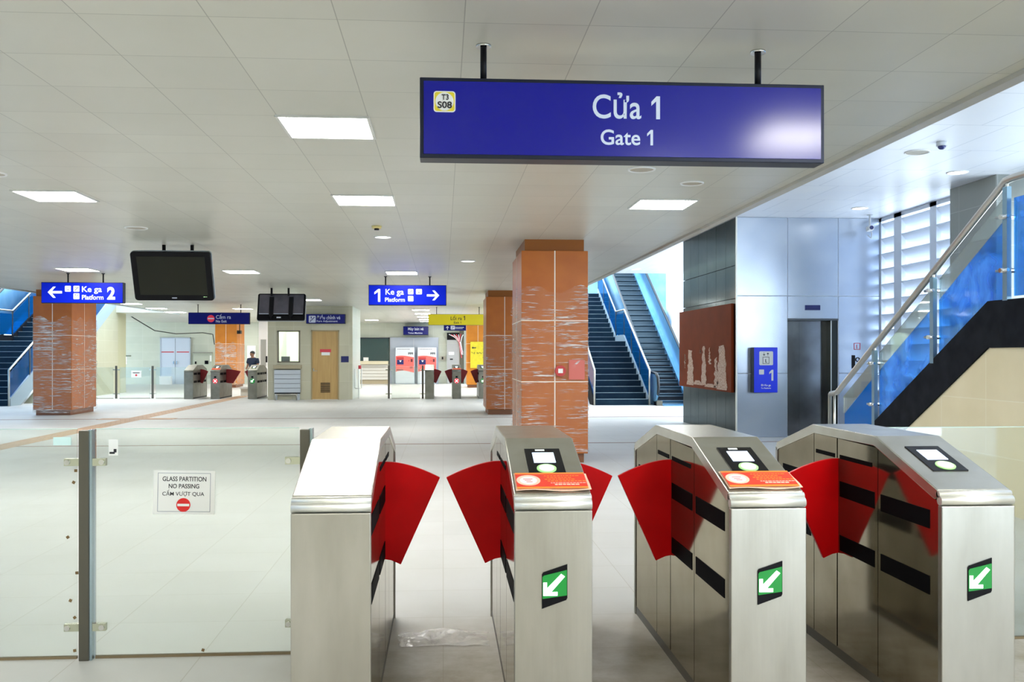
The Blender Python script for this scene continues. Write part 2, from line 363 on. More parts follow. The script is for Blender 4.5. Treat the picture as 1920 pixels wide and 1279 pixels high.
struct('wall_light_block', B(-20, 3.2, -5.3, -5, 0, 3.9), WALL_T)  # unseen wall added behind the camera to dim the gate fronts
for i_ in range(6): struct('trim_%d' % (5 + i_), B(8.0, 8.3, -4 + i_ * 2.8, -3.85 + i_ * 2.8, 1.0, 3.55), LOUV)
struct('wall_right_lintel', B(8.0, 8.3, -5, 12.0, 3.55, 3.97), WALL_W)
struct('wall_right_sill', B(8.0, 8.3, 13.0, 20.5, 0, .55), WALL_W)
col_t = B(7.58, 8.4, 12.2, 13.36, 0, 3.97).build('tiled_column', COLT)
tag(col_t, 'grey-green tiled square column at the right end of the louvred wall, behind the stair handrail', 'column')

# ceiling services
def panel_light(x, y, lab):
    t = empty('ceiling_light', (x, y, 3.08), lab, 'ceiling light', 'square light panels in the low ceiling')
    h = .29
    MB().box(-h - .02, h + .02, -h - .02, -h, -.014, .0).box(-h - .02, h + .02, h, h + .02, -.014, 0).box(-h - .02, -h, -h, h, -.014, 0).box(h, h + .02, -h, h, -.014, 0).build('frame', mat('lamp_frame', (.7, .7, .66), .4), t)
    B(-h, h, -h, h, -.010, 0).build('diffuser', LAMP, t)
    return t
nearlab = {(-.8, 6.48): 'square lit ceiling panel nearest the camera, left of the big blue gate sign',
    (-.8, 9.52): 'square lit ceiling panel just behind and right of the nearest one, above the left-centre',
    (2.3, 9.57): 'square lit ceiling panel on the right, under and behind the big gate sign',
    (-3.85, 9.47): 'square lit ceiling panel at far left, level with the second row',
    (-6.8, 17.7): 'square lit ceiling panel directly above the platform 2 sign',
    (-3.85, 17.95): 'square lit ceiling panel just right of the big black hanging screen',
    (-.8, 18.0): 'square lit ceiling panel directly above the platform 1 sign',
    (-3.85, 27.1): 'thin-looking lit ceiling panel just right of the smaller hanging screen',
    (-9.75, 29.5): 'thin-looking lit ceiling panel under the right end of the platform 2 sign',
    (-9.85, 32.5): 'thin-looking lit ceiling panel below the big black screen, left one of the deeper pair',
    (-10.0, 35.4): 'thin-looking lit ceiling panel just left of the no exit sign',
    (-6.95, 32.6): 'thin-looking lit ceiling panel above the no exit sign',
    (-.8, 33.0): 'first lit ceiling panel of the far row left of the yellow exit sign',
    (-.8, 36.2): 'second lit ceiling panel of the far row left of the yellow exit sign',
    (-.8, 39.3): 'third lit ceiling panel of the far row left of the yellow exit sign',
    (-.8, 42.3): 'fourth lit ceiling panel of the far row left of the yellow exit sign',
    (-.8, 44.6): 'deepest lit ceiling panel, in front of the ticket machine sign',
    (-3.3, 43.0): 'lit ceiling panel over the dark ticket window',
    }
for (x, y), lab in nearlab.items(): panel_light(x, y, lab)
for x, y in ((-3.85, .6), (-.8, .6), (2.1, .6), (-3.85, -2.6), (-.8, -2.6), (2.1, -2.6), (-6.8, 3.4), (-6.8, .6), (-9.3, 6.5), (-9.3, 12.3), (-6.8, 9.5), (-6.8, 23.5), (-9.85, 39.0), (-9.85, 45.0), (-6.95, 38.5), (-6.95, 44.0), (-3.85, 36.5), (-3.85, 39.5), (2.35, 23.5), (2.35, 27.5), (-9.3, 18.0), (2.3, 36.0), (2.3, 44.5)):
    panel_light(x, y, 'added square ceiling panel, out of view, to brighten the hall')  # unseen panels added to light the hall and its back wall
panel_light(2.55, 2.78, 'square lit ceiling panel behind the viewer, mirrored in the gate sign')

def ring(name, x, y, z, r, lab, lit=False, cat='ceiling downlight'):
    t = empty(name, (x, y, z), lab, cat, 'round ceiling fittings')
    MB().tube([(r * math.cos(a) , r * math.sin(a), -.004) for a in [2 * PI * k / 28 for k in range(29)]], .010, 8).build('rim', WHITE, t)
    MB().cyl((0, 0, -.006), r * .95, .004).build('lens', DOWNL if lit else mat('vent_beige', (.42, .38, .30), .5), t)
    return t
ring('downlight', -.81, 12.5, 3.08, .11, 'small lit round downlight between the panels above the smaller screen', True)
ring('downlight', .42, 15.63, 3.08, .12, 'small lit round downlight left of the front orange pillar top', True)
ring('ceiling_vent', 1.69, 7.78, 3.08, .11, 'round beige ceiling disc just below the big gate sign')
ring('ceiling_vent', 2.29, 8.38, 3.08, .10, 'small round ceiling fitting right of the beige disc, above the right light panel')
ring('ceiling_vent', -3.83, 11.81, 3.08, .13, 'round ceiling fitting above the big black screen')
ring('ceiling_vent', -3.95, 8.33, 3.08, .13, 'round ceiling fitting cut by the left edge of the photo')
ring('downlight', 5.78, 10.92, 3.97, .14, 'round white downlight nearest the dome camera in the high ceiling', False)
ring('downlight', 6.97, 12.1, 3.97, .13, 'round lit downlight in the high ceiling left of the tiled column', True)
ring('downlight', 7.03, 15.17, 3.97, .13, 'round lit downlight in the high ceiling in front of the steel lift shaft', True)
ring('downlight', 5.6, 26.5, 3.97, .13, 'tiny round fitting in the high ceiling above the escalator', True)
t = empty('dome_camera', (5.79, 10.38, 3.97), 'small white dome camera on the high white ceiling', 'camera')
MB().cyl((0, 0, -.05), .06, .05).build('base', CAMB, t, smooth=True)
MB().ball((0, 0, -.055), .045, sc=(1, 1, .8)).build('lens', LENS, t, smooth=True)
t = empty('smoke_detector', (-.82, 11.47, 3.08), 'small yellowish smoke detector on the ceiling above the lit round downlight', 'smoke detector')
MB().cyl((0, 0, -.03), .055, .03, r2=.065).build('base', mat('detector_yellow', (.75, .62, .25), .5), t, smooth=True)
MB().cyl((0, 0, -.05), .03, .022).build('sensor', BLACK, t, smooth=True)

# tactile strip and floor joints
for i, (x0, x1, y) in enumerate(((-19, 9, 21.75), (-19, 9, 15.42))):
    struct('trim_%d' % (i + 3), B(x0, x1, y, y + (.05 if i else .07), 0, .003), BROWNL)
tc = MB(); tc.box(-7.33, -6.9, 13.2, 33.5, 0, .004)
k = 0
yy = 13.25
while yy < 33.4:
    for j in range(4): tc.box(-7.28 + j * .1, -7.25 + j * .1, yy, yy + .22, .004, .007)
    yy += .3
for (x, y, w, d) in ((-7.9, 21.6, 1.7, .45),): tc.box(x, x + w, y, y + d, 0, .0045)
tag(tc.build('tactile_strip', TAN), 'tan tactile guiding strip running across the pale floor to the far left gates', 'tactile paving')

# ================================================================== PILLARS
def pillar(x0, x1, y0, y1, lab, wz, om=ORANGE, wrapcol=FILM):
    cx = (x0 + x1) / 2; w = (x1 - x0) / 2; d = y1 - y0
    t = empty('pillar', (cx, y0, 0), lab, 'pillar', 'orange clad concourse pillars')
    B(-w, w, 0, d, .13, 2.92).build('cladding', om, t, bevel=.008)
    B(-w + .05, w - .05, .05, d - .05, 2.92, 3.08).build('capital', DKORANGE, t)
    B(-w + .05, w - .05, .05, d - .05, 0, .13).build('plinth', mat('plinth_orange', (.22, .08, .03), .45), t)
    j = MB().box(-.008, .008, -.003, 0, .13, 2.92)
    for z in (1.12, 1.96): j.box(-w - .002, w + .002, -.003, 0, z - .007, z + .007); j.box(-w - .003, -w, 0, d, z - .006, z + .006); j.box(w, w + .003, 0, d, z - .006, z + .006)
    for s in (-1, 1): j.box(s * w, s * (w + .003), d / 2 - .006, d / 2 + .006, .13, 2.92)
    j.build('joint_strips', JOINT, t)
    if wz:
        per = [(-w, 0), (w, 0), (w, d), (-w, d)]; vs = []; fs = []; nz = 26; nu = 56
        def pt(u):
            L = [2 * w, d, 2 * w, d]; T = sum(L); q = u * T; i = 0
            while q > L[i] and i < 3: q -= L[i]; i += 1
            a = per[i]; b = per[(i + 1) % 4]; f = q / L[i]; n = ((0, -1), (1, 0), (0, 1), (-1, 0))[i]
            return a[0] + (b[0] - a[0]) * f, a[1] + (b[1] - a[1]) * f, n
        for i in range(nz):
            for k in range(nu):
                x, y, n = pt(k / nu); o = .014 + .022 * random.random() ** 2
                zt = wz[1] + .06 * math.sin(k * .9) + .03 * random.random(); z = wz[0] + (zt - wz[0]) * i / (nz - 1)
                vs.append((x + n[0] * o, y + n[1] * o, z))
        for i in range(nz - 1):
            for k in range(nu): fs.append((i * nu + k, i * nu + (k + 1) % nu, (i + 1) * nu + (k + 1) % nu, (i + 1) * nu + k))
        o = MB().add(vs, fs).build('plastic_wrap', wrapcol, t)
        for p in o.data.polygons: p.use_smooth = True
    return t
p1 = pillar(1.07, 1.99, 12.6, 14.24, 'orange clad pillar wrapped in plastic film, nearest and tallest, behind the second gate', (.15, 2.38))
al = empty('fire_alarm', (1.60, 12.58, 1.27), 'red round fire alarm button under the film on the front orange pillar', 'fire alarm')
MB().cyl((0, -.05, 0), .075, .05, 'y').build('housing', mat('alarm_red', (.5, .03, .03), .4), al, smooth=True)
B(-.032, .032, -.056, -.05, -.03, .03).build('glass_plate', PAPER, al)
nb = B(1.72, 1.94, 12.575, 12.59, 1.15, 1.42).build('red_notice', mat('notice_red', (.62, .15, .12), .5)); tag(nb, 'reddish notice panel taped beside the alarm on the front orange pillar', 'notice')
pillar(1.06, 1.98, 22.8, 24.4, 'orange clad pillar wrapped in film, second in line just left of the front one', (.15, 1.98))
pillar(-10.0, -9.08, 23.25, 24.85, 'orange-brown pillar wrapped in film, standing alone at left below the platform 2 sign', (.06, 2.35), ORANGE, FILM2)
pillar(-10.15, -9.2, 41.9, 43.5, 'bright orange pillar behind the far left gates, half wrapped in film', (.1, 1.95), ORANGEF, FILM2)
pillar(1.05, 2.05, 41.2, 42.8, 'bright orange pillar behind the far right gates carrying the yellow board', None, ORANGEF)
yb = B(1.21, 1.95, 41.12, 41.18, .88, 2.05).build('yellow_board', YELP); tag(yb, 'yellow exit map board on the far orange pillar', 'board')
ic = MB()
ic.prism([(1.27, 1.78), (1.33, 1.84), (1.33, 1.80), (1.46, 1.80), (1.46, 1.76), (1.33, 1.76), (1.33, 1.72)], 'y', 41.112, 41.12)
for i in range(14): ic.box(1.26 + .04 * i, 1.28 + .04 * i, 41.113, 41.12, 1.56 - .02 * (i % 4), 1.585 - .02 * (i % 3))
ic.box(1.75, 1.85, 41.113, 41.12, 1.34, 1.36); ic.build('board_print', INK, yb)

# ================================================================== GATES
PROF = [(0, .0), (.0, .925), (.02, .955), (.56, 1.13), (1.27, 1.13), (1.79, .985), (1.81, .96), (1.81, 0)]
def gate(x, y, lab, group, flaps='LR', screen=True, sticker=False, arrow='arrow', far=False, fw=(1, 1)):
    t = empty('ticket_gate', (x, y, 0), lab, 'ticket gate', group)
    w = .1485
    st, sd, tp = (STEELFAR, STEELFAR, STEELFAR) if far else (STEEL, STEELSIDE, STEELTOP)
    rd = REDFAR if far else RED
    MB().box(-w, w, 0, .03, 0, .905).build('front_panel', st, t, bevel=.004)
    # rounded lower nose of the lid, two bands
    MB().tube([(-w, .018, .925), (w, .018, .925)], .019, 14).tube([(-w, .03, .948), (w, .03, .948)], .014, 12).build('lid_nose', NOSE if not far else st, t, smooth=True)
    lid = [(.02, .935), (.035, .966), (.555, 1.131), (1.265, 1.131), (1.78, .99), (1.80, .97), (1.80, .93), (1.765, .95), (1.25, 1.085), (.57, 1.085), (.06, .925)]
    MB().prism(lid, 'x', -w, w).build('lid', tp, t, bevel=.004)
    MB().box(-w, w, 1.78, 1.81, 0, .96).build('rear_panel', st, t, bevel=.004)
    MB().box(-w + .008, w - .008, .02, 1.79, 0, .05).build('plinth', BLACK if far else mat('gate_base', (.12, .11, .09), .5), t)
    B(-.11, .11, .05, 1.76, .05, .92).build('core', mat('gate_core', (.03, .03, .03), .6), t)
    # side panels split by seams, with strips of black sensor window
    for s in (-1, 1):
        pm = MB(); cuts = [(.034, .54), (.546, .965), (.977, 1.255), (1.261, 1.776)]
        def top(yv):
            if yv < .56: return .925 + (yv - .06) * (1.085 - .925) / .51
            if yv < 1.25: return 1.083
            return 1.085 - (yv - 1.25) * .135 / .515
        for a, b in cuts: pm.prism([(a, .05), (b, .05), (b, top(b)), (a, top(a))], 'x', s * .112, s * (w - .006))
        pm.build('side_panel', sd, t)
        for z0, z1, segs in ((.80, .875, ((.10, .515), (.575, .94), (1.0, 1.23), (1.30, 1.70))), (.535, .61, ((.10, .515), (.575, .94), (1.0, 1.23), (1.30, 1.70))), (.985, 1.005, ((.6, .94), (1.0, 1.23)))):
            for a, b in segs:
                if far and z1 > .9: continue
                B(s * (w - .007), s * (w - .004), a, b, z0, z1).build('sensor_window', SENSOR, t)
    yf = .97
    for c, s in (('L', -1), ('R', 1)):
        if c in flaps:
            n = 10
            fk = fw[0 if c == 'L' else 1]
            outer = [(.0, .985)] + [(.255 * fk * i / n, .985 - .078 * (i / n) ** 1.7) for i in range(1, n + 1)]
            inner = [(.068 + .18 * (fk - 1), .492), (.045, .503), (.022, .513), (0, .522)]
            pts = [(s * (w - .03 + p[0] + (0.03 if p[0] > 0 else 0)), p[1]) for p in outer + inner]
            MB().prism(pts, 'y', yf - .011, yf + .011).build('flap', rd, t, bevel=.003)
    # things on the sloping top
    sl = math.atan2(1.131 - .966, .52)
    M = Matrix.Translation((0, .035, .966)) @ Matrix.Rotation(sl, 4, 'X')
    if screen:
        MB().box(-.075, .075, .17, .42, 0, .004).xf(M).build('display_bezel', BLACKG, t)
        MB().box(-.045, .045, .275, .375, .004, .006).xf(M).build('display', LCD, t)
        MB().cyl((0, .215, .004), .040, .004).xf(M).build('reader_ring', GREENRD, t)
        MB().cyl((0, .215, .008), .031, .002).xf(M).build('reader', READERW, t)
        if sticker and not far: MB().box(-.03, .01, .395, .408, .004, .006).xf(M).build('label_strip', PAPER, t)
    if sticker:
        a = MB()
        n = 8; vs = []; fs = []
        for i in range(n + 1):
            for j in range(5):
                xx = -.143 + .292 * i / n + (.004 if not far else 0); yy = .015 + .155 * j / 4; vs.append((xx, yy, .006 + .004 * math.sin(i * .9 + j) * (j == 0 or i == n)))
        for i in range(n):
            for j in range(4): fs.append((i * 5 + j, (i + 1) * 5 + j, (i + 1) * 5 + j + 1, i * 5 + j + 1))
        sk = MB().add(vs, fs).xf(M).build('warning_sticker', STICKB, t); sk['label'] = 'red warning sticker with a cream edge'
        so = sk.modifiers.new('solid', 'SOLIDIFY'); so.thickness = .001
        MB().box(-.134, .142, .022, .163, .0105, .0115).xf(M).build('sticker_band', STICKO, sk)
        MB().box(-.134, .142, .037, .148, .0115, .0122).xf(M).build('sticker_field', STICKR, sk)
        if not far:
            MB().prism(arc(-.085, .092, .047, 0, 360, 24)[:-1], 'z', .0122, .0128).xf(M).build('emblem', STICKB, sk)
            MB().prism(arc(-.085, .090, .034, 0, 360, 24)[:-1], 'z', .0128, .0133).xf(M).build('emblem_centre', PAPER, sk)
            r = MB()
            for i, (a0, a1) in enumerate(((-.105, -.068), (-.1, -.075), (-.094, -.07))): r.box(a0, a1, .100 - i * .013, .104 - i * .013, .0133, .0137)
            r.xf(M).build('emblem_mark', TAPE_R, sk)
            o1 = MB(); o2 = MB(); random.seed(3)
            for k, (z, a0, a1, h) in enumerate(((.128, -.02, .12, .006), (.112, -.01, .08, .006), (.096, -.02, .10, .007), (.080, -.01, .13, .007))):
                q = a0
                while q < a1: wd = .005 + .009 * random.random(); o1.box(q, q + wd, z, z + h, .0122, .0127); q += wd + .004
            for (z, a0, a1, h) in ((.064, .0, .13, .005), (.048, .015, .11, .009)):
                q = a0
                while q < a1: wd = .006 + .009 * random.random(); o2.box(q, q + wd, z, z + h, .0122, .0127); q += wd + .003
            o1.xf(M).build('sticker_lines_orange', STICKO, sk); o2.xf(M).build('sticker_lines_cream', STICKB, sk)
    if arrow == 'arrow':
        cx, cz = 0.0, .615
        q = [(-.045, -.080), (.048, -.048), (.052, -.04), (.052, .088), (-.040, .058), (-.045, .05)]
        MB().prism([(cx + a, cz + b) for a, b in q], 'y', -.004, .01).build('arrow_window', BLACKG, t)
        q = [(-.043, -.042), (.050, -.030), (.050, .066), (-.038, .046), (-.043, .04)]
        MB().prism([(cx + a, cz + b) for a, b in q], 'y', -.006, -.003).build('arrow_glow', ARROWG, t)
        q = [(-.040, .020), (-.026, .020), (-.026, -.002), (.028, .052), (.042, .042), (-.010, -.016), (.014, -.016), (.014, -.030), (-.040, -.030)]
        MB().prism([(cx + a, cz + b) for a, b in q], 'y', -.008, -.005).build('arrow_sign', ARROWW, t)
    elif arrow in ('cross', 'check'):
        B(-.035, .035, -.004, .01, .70, .765).build('scanner', BLACK, t)
        q = arc(0, .60, .085, 0, 360, 20)[:-1]
        MB().prism(q, 'y', -.004, .01).build('status_glow', CROSSR if arrow == 'cross' else ARROWG, t)
        c = MB()
        if arrow == 'cross':
            for sg in (1, -1): c.prism([(-.05, .6 - sg * .05 - .016), (-.05, .6 - sg * .05 + .016), (.05, .6 + sg * .05 + .016), (.05, .6 + sg * .05 - .016)], 'y', -.008, -.003)
            c.build('status_cross', CROSSW, t)
        else:
            c.prism([(a * 1.5, .6 + b * 1.5) for a, b in [(-.035, .020), (-.022, .020), (-.022, -.002), (.024, .045), (.038, .035), (-.008, -.014), (.014, -.014), (.014, -.028), (-.035, -.028)]], 'y', -.008, -.003)
            c.build('status_arrow', ARROWW, t)
    return t
G1 = 'stainless ticket gates in the foreground row'
gate(-.419, 3.48, 'plain-topped stainless ticket gate at left end of the near row, no screen or arrow', G1, 'R', False, False, None)
gate(.418, 3.48, 'near ticket gate with red sticker and black screen, second from left, flaps both sides', G1, 'LR', True, True)
gate(1.252, 3.48, 'near ticket gate with red sticker, second from right, in front of the lift', G1, 'LR', True, True)
gate(2.09, 3.48, 'near ticket gate without a sticker, screen and green reader bare, at right end', G1, 'L', True, False)
G2 = 'small ticket gates in the far rows'
gate(-8.45, 31.3, 'far ticket gate at the left end of the far left row, blank front', G2, 'R', False, False, None, True)
gate(-7.58, 31.3, 'far left-row ticket gate showing a red cross and a red sticker', G2, 'LR', True, True, 'cross', True, (1, 1.9))
gate(-6.36, 31.3, 'far left-row ticket gate showing a green arrow beside the kiosk', G2, 'L', True, False, 'check', True, (1.2, 1))
gate(-.46, 31.0, 'far ticket gate with blank front at the left end of the far right row', G2, 'R', False, False, None, True)
gate(.45, 31.0, 'far right-row ticket gate showing a red cross and a red sticker', G2, 'LR', True, True, 'cross', True)
gate(1.34, 31.0, 'far right-row ticket gate half hidden behind the orange pillar, green arrow', G2, 'L', True, False, 'check', True)

# ================================================================== GLASS PARTITIONS
def gpost(x, y, h, lab, group, far=False, clamps=(.97, .16), sides=(-1, 1)):
    t = empty('partition_post', (x, y, 0), lab, 'post', group)
    w = .032 if far else .024
    B(-w, w, -.02, .03, 0, h).build('post_body', POSTM, t, bevel=.002)
    if not far: B(w - .006, w + .012, -.012, .045, .0, h + .004).build('post_edge', mat('post_edge_blue', (.35, .45, .5), .2, .8), t)
    for z in clamps:
        for s in sides: B(s * w, s * (w + .075), -.008, .02, z - .018, z + .018).build('clamp', mat('clamp_steel', (.55, .57, .45), .25, .9), t)
        for s in sides: MB().cyl((s * (w + .058), -.016, z), .013, .014, 'y').build('clamp_bolt', CHROME, t, smooth=True)
    return t
gpost(-1.752, 4.65, 1.125, 'grey steel glass-partition post standing at the lower left foreground', 'near glass partition posts')
gpost(-.685, 4.65, 1.125, 'grey steel partition post behind the leftmost near gate', 'near glass partition posts', sides=(-1,))
def gpanel(x0, x1, y, h, lab, group):
    t = empty('glass_barrier', ((x0 + x1) / 2, y, 0), lab, 'glass panel', group)
    w = (x1 - x0) / 2
    B(-w, w, 0, .012, .012, h).build('pane', CLEARGL, t)
    B(-w, w, -.001, .013, h, h + .003).build('top_edge', mat('glass_edge', (.55, .72, .66), .3), t)
    B(-w, w, -.004, .016, 0, .012).build('floor_seal', mat('seal_brown', (.20, .15, .08), .7), t)
    return t
ga = gpanel(-4.6, -1.80, 4.67, 1.13, 'near clear glass partition panel at far left, cut by the photo edge', 'near glass partition panels')
gb = gpanel(-1.71, -.72, 4.67, 1.13, 'near clear glass partition panel bearing the no passing notice', 'near glass partition panels')
gc = gpanel(2.30, 5.20, 4.67, 1.115, 'near clear glass panel right of the last gate, in front of the cream wall', 'near glass partition panels')
# notice and stickers
nt = empty('partition_notice', (-1.28, 4.664, .815), 'white printed notice taped on the near glass, glass partition no passing', 'notice')
RN = Matrix.Rotation(math.radians(1.2), 4, 'Y')
x0, x1, z0, z1 = -.150, .150, -.108, .108
MB().box(x0, x1, -.002, 0, z0, z1).xf(RN).build('paper', PAPER, nt)
fr = MB()
for a, b, c, d in ((x0 + .022, x1 - .022, z1 - .014, z1 - .012), (x0 + .022, x1 - .022, z0 + .012, z0 + .014), (x0 + .022, x0 + .024, z0 + .012, z1 - .012), (x1 - .024, x1 - .022, z0 + .012, z1 - .012)): fr.box(a, b, -.003, -.002, c, d)
fr.xf(RN).build('border', mat('border_grey', (.25, .28, .35), .6), nt)
text('lettering', 'GLASS PARTITION', -.105, .107, .055, .078, -.002, INK, nt, .01, .001, RN)
text('lettering', 'NO PASSING', -.075, .073, .020, .042, -.002, INK, nt, .01, .001, RN)
text('lettering', 'CẤM VƯỢT QUA', -.105, .098, -.022, .013, -.002, INK, nt, .002, .001, RN)
MB().prism(arc(-.002, -.062, .034, 0, 360, 30)[:-1], 'y', -.004, -.002).xf(RN).build('no_entry_disc', mat('noentry_red', (.75, .01, .01), .4), nt)
MB().box(-.031, .027, -.0055, -.004, -.068, -.056).xf(RN).build('no_entry_bar', PAPER, nt)
s1 = B(-1.91, -1.825, 4.664, 4.667, 1.052, 1.092).build('glass_sticker', TEAL); tag(s1, 'pale teal blank sticker at the top of the far-left near glass', 'sticker')
s2 = B(-1.645, -1.60, 4.664, 4.667, 1.0, 1.08).build('glass_sticker', PAPER); tag(s2, 'small white sticker with black marks beside the post on the near glass', 'sticker')
B(-1.64, -1.615, 4.662, 4.664, 1.008, 1.018).build('sticker_mark', INK, s2); B(-1.62, -1.607, 4.662, 4.664, 1.015, 1.032).build('sticker_mark', INK, s2)
rm = mat('residue_brown', (.18, .11, .04), .7)
for i, (px, py) in enumerate(((141, 883), (137, 905), (126, 1008), (143, 1075), (131, 1127), (139, 1159), (139, 1221), (380, 1220))):
    X, Z = aY(px, py, 4.66); o = MB().box(-.007, .007, -.002, 0, -.007, .007).xf(Matrix.Rotation(i * .5, 4, 'Y')).build('glue_dot', rm, None, loc=(X, 4.668, Z))
    side = 'nearest the top clamp of the post|just below the topmost dot|upper middle, furthest left of the dots|middle height, close to the post|lower middle, set left of the post|just above the lower clamp|lowest, at the foot of the post|low on the glass panel under the notice'.split('|')[i]
    tag(o, 'tiny brown glue square on the near glass, ' + side, 'glue spot', 'brown glue squares on the near glass')
ts = B(4.1, 5.1, 4.69, 4.70, .58, .83).build('mint_patch', glass('mint_tint_glass', (.85, 1, .97), .1, .35, (.6, .85, .8))); tag(ts, 'pale mint translucent patch over the glass at the right edge', 'sheet')  # pale mint translucent patch just behind the pane

# far partitions
GP = 'far glass partition posts'
gpost(-11.0, 31.9, 1.1, 'far thin glass-partition post at the very left beside the cream wall', GP, True)
gpost(-9.8, 31.9, 1.1, 'far thin glass-partition post left of the far left gates', GP, True)
gpost(-1.83, 31.3, 1.12, 'far thin post in front of the ticket window, left of two', GP, True)
gpost(-.69, 31.3, 1.12, 'far thin post touching the blank far right gate', GP, True)
FG = 'far glass partition panels'
gpanel(-12.3, -11.1, 31.92, 1.05, 'far glass panel between the left wall and the first thin post', FG)
gpanel(-10.9, -9.88, 31.92, 1.05, 'far glass panel with a small notice between two thin posts', FG)
gpanel(-9.70, -8.65, 31.92, 1.05, 'far glass panel just left of the blank far left gate', FG)
gpanel(-1.74, -.78, 31.32, 1.08, 'far glass panel in front of the ticket machines', FG)
x, z = aY(246, 695, 31.9); x2, z2 = aY(265, 708, 31.9)
fnn = B(x, x2, 31.90, 31.91, z2, z).build('partition_notice', PAPER); tag(fnn, 'tiny white notice on the far left glass panel', 'notice')
MB().prism(arc((x + x2) / 2, z2 + .08, .035, 0, 360, 12)[:-1], 'y', 31.89, 31.9).build('no_entry_disc', TAPE_R, fnn)
B(x + .06, x2 - .06, 31.89, 31.9, z2 + .15, z2 + .17).build('lettering_line', INK, fnn)

# queue stand near the kiosk
t = empty('barrier_stand', (-2.84, 31.3, 0), 'narrow metal barrier stand with red top beside the kiosk corner', 'barrier')
MB().tube([(-.12, 0, .35), (-.12, 0, 1.0), (.10, 0, 1.0), (.10, 0, .35), (-.12, 0, .35)], .014, 8).build('frame', RAILM, t)
MB().tube([(-.0, 0, 0), (-.0, 0, 1.0)], .018, 8).build('pole', RAILM, t)
MB().cyl((.04, 0, 1.0), .05, .12).build('cap', TAPE_R, t, smooth=True)

# plastic scrap on floor
vs = []; fs = []; random.seed(11)
for i in range(15):
    for j in range(9):
        u = i / 14; v = j / 8
        vs.append((-.24 + .46 * u + .03 * random.random(), 4.72 + .30 * v * (1 - .5 * abs(u - .5)) + .03 * random.random(), .003 + .03 * random.random() * math.sin(PI * u) * (0.3 + math.sin(PI * v))))
for i in range(14):
    for j in range(8): fs.append((i * 9 + j, (i + 1) * 9 + j, (i + 1) * 9 + j + 1, i * 9 + j + 1))
o = MB().add(vs, fs).build('plastic_sheet', SCRAP); tag(o, 'crumpled clear plastic film lying on the floor beside the leftmost near gate', 'plastic film')
for p in o.data.polygons: p.use_smooth = True

# ================================================================== HANGING SIGNS
def sign_box(name, px0, py0, px1, py1, Y, lab, face, depth=.12, hang=(.2, .8), frame=.018, hr=.012, ztop=3.08, cap=True, cat='hanging sign'):
    xa, za = aY(px0, py0, Y); xb, zb = aY(px1, py1, Y); w = (xb - xa) / 2; cx = (xa + xb) / 2
    t = empty(name, (cx, Y, zb), lab, cat)
    h = za - zb
    B(-w, w, .004, depth, 0, h).build('casing', ALUM, t, bevel=.004)
    B(-w + frame, w - frame, -.003, .006, frame, h - frame).build('sign_face', face, t)
    for f in hang:
        X = -w + 2 * w * f
        MB().tube([(X, depth / 2, h), (X, depth / 2, ztop - zb)], hr, 10).build('hanger', BLACK, t, smooth=True)
        if cap: MB().cyl((X, depth / 2, ztop - zb - .012), hr * 2.3, .012).build('ceiling_cap', CHROME if hr > .015 else ALUM, t, smooth=True)
    return t, cx, zb, w, h
def loc(t, px, py, Y):
    x, z = aY(px, py, Y); return x - t.location.x, z - t.location.z
def txt(t, body, px0, py0, px1, py1, Y, m, bold=.01, name='lettering'):
    a, b = loc(t, px0, py0, Y), loc(t, px1, py1, Y); return text(name, body, a[0], b[0], b[1], a[1], -.003, m, t, bold)
def icon(t, px0, py0, px1, py1, Y, kind=0, m=None, ink=None):
    a, b = loc(t, px0, py0, Y), loc(t, px1, py1, Y); x0, x1, z0, z1 = a[0], b[0], b[1], a[1]; w = x1 - x0; h = z1 - z0
    o = MB().prism(rrect(x0, x1, z0, z1, w * .12), 'y', -.006, -.003).build('pictogram', m or SIGNW, t)
    k = MB(); q = lambda u, v: (x0 + w * u, z0 + h * v)
    def poly(ps): k.prism([q(*p) for p in ps], 'y', -.008, -.006)
    if kind == 0:   # escalator
        poly([(.12, .18), (.32, .18), (.74, .62), (.9, .62), (.9, .74), (.68, .74), (.27, .3), (.12, .3)]); poly([(.36, .5), (.48, .62), (.48, .82), (.36, .82)])
    elif kind == 1: # stairs
        poly([(.12, .15), (.34, .15), (.34, .34), (.54, .34), (.54, .53), (.74, .53), (.74, .72), (.9, .72), (.9, .8), (.66, .8), (.66, .61), (.46, .61), (.46, .42), (.26, .42), (.26, .23), (.12, .23)]); poly([(.3, .6), (.42, .6), (.42, .88), (.3, .88)])
    else:           # lift
        for s in ((.2, .8, .12, .18), (.2, .8, .62, .68), (.2, .26, .12, .68), (.74, .8, .12, .68)): poly([(s[0], s[2]), (s[1], s[2]), (s[1], s[3]), (s[0], s[3])])
        poly([(.44, .2), (.56, .2), (.56, .5), (.44, .5)]); poly([(.3, .76), (.4, .9), (.5, .76)]); poly([(.55, .9), (.65, .76), (.75, .9)])
    k.build('pictogram_mark', ink or INK, t)
def arrow(t, cx, cz, L, d, m, th=.17):
    """d=-1 left, 1 right, 2 up"""
    p = [(-.5, 0), (-.12, .40), (.06, .40), (-.20, .085), (.5, .085), (.5, -.085), (-.20, -.085), (.06, -.40), (-.12, -.40)]
    if d == 1: p = [(-a, b) for a, b in p]
    if d == 2: p = [(b, -a) for a, b in p]
    MB().prism([(cx + a * L, cz + b * L) for a, b in p], 'y', -.006, -.003).build('arrow', m, t)

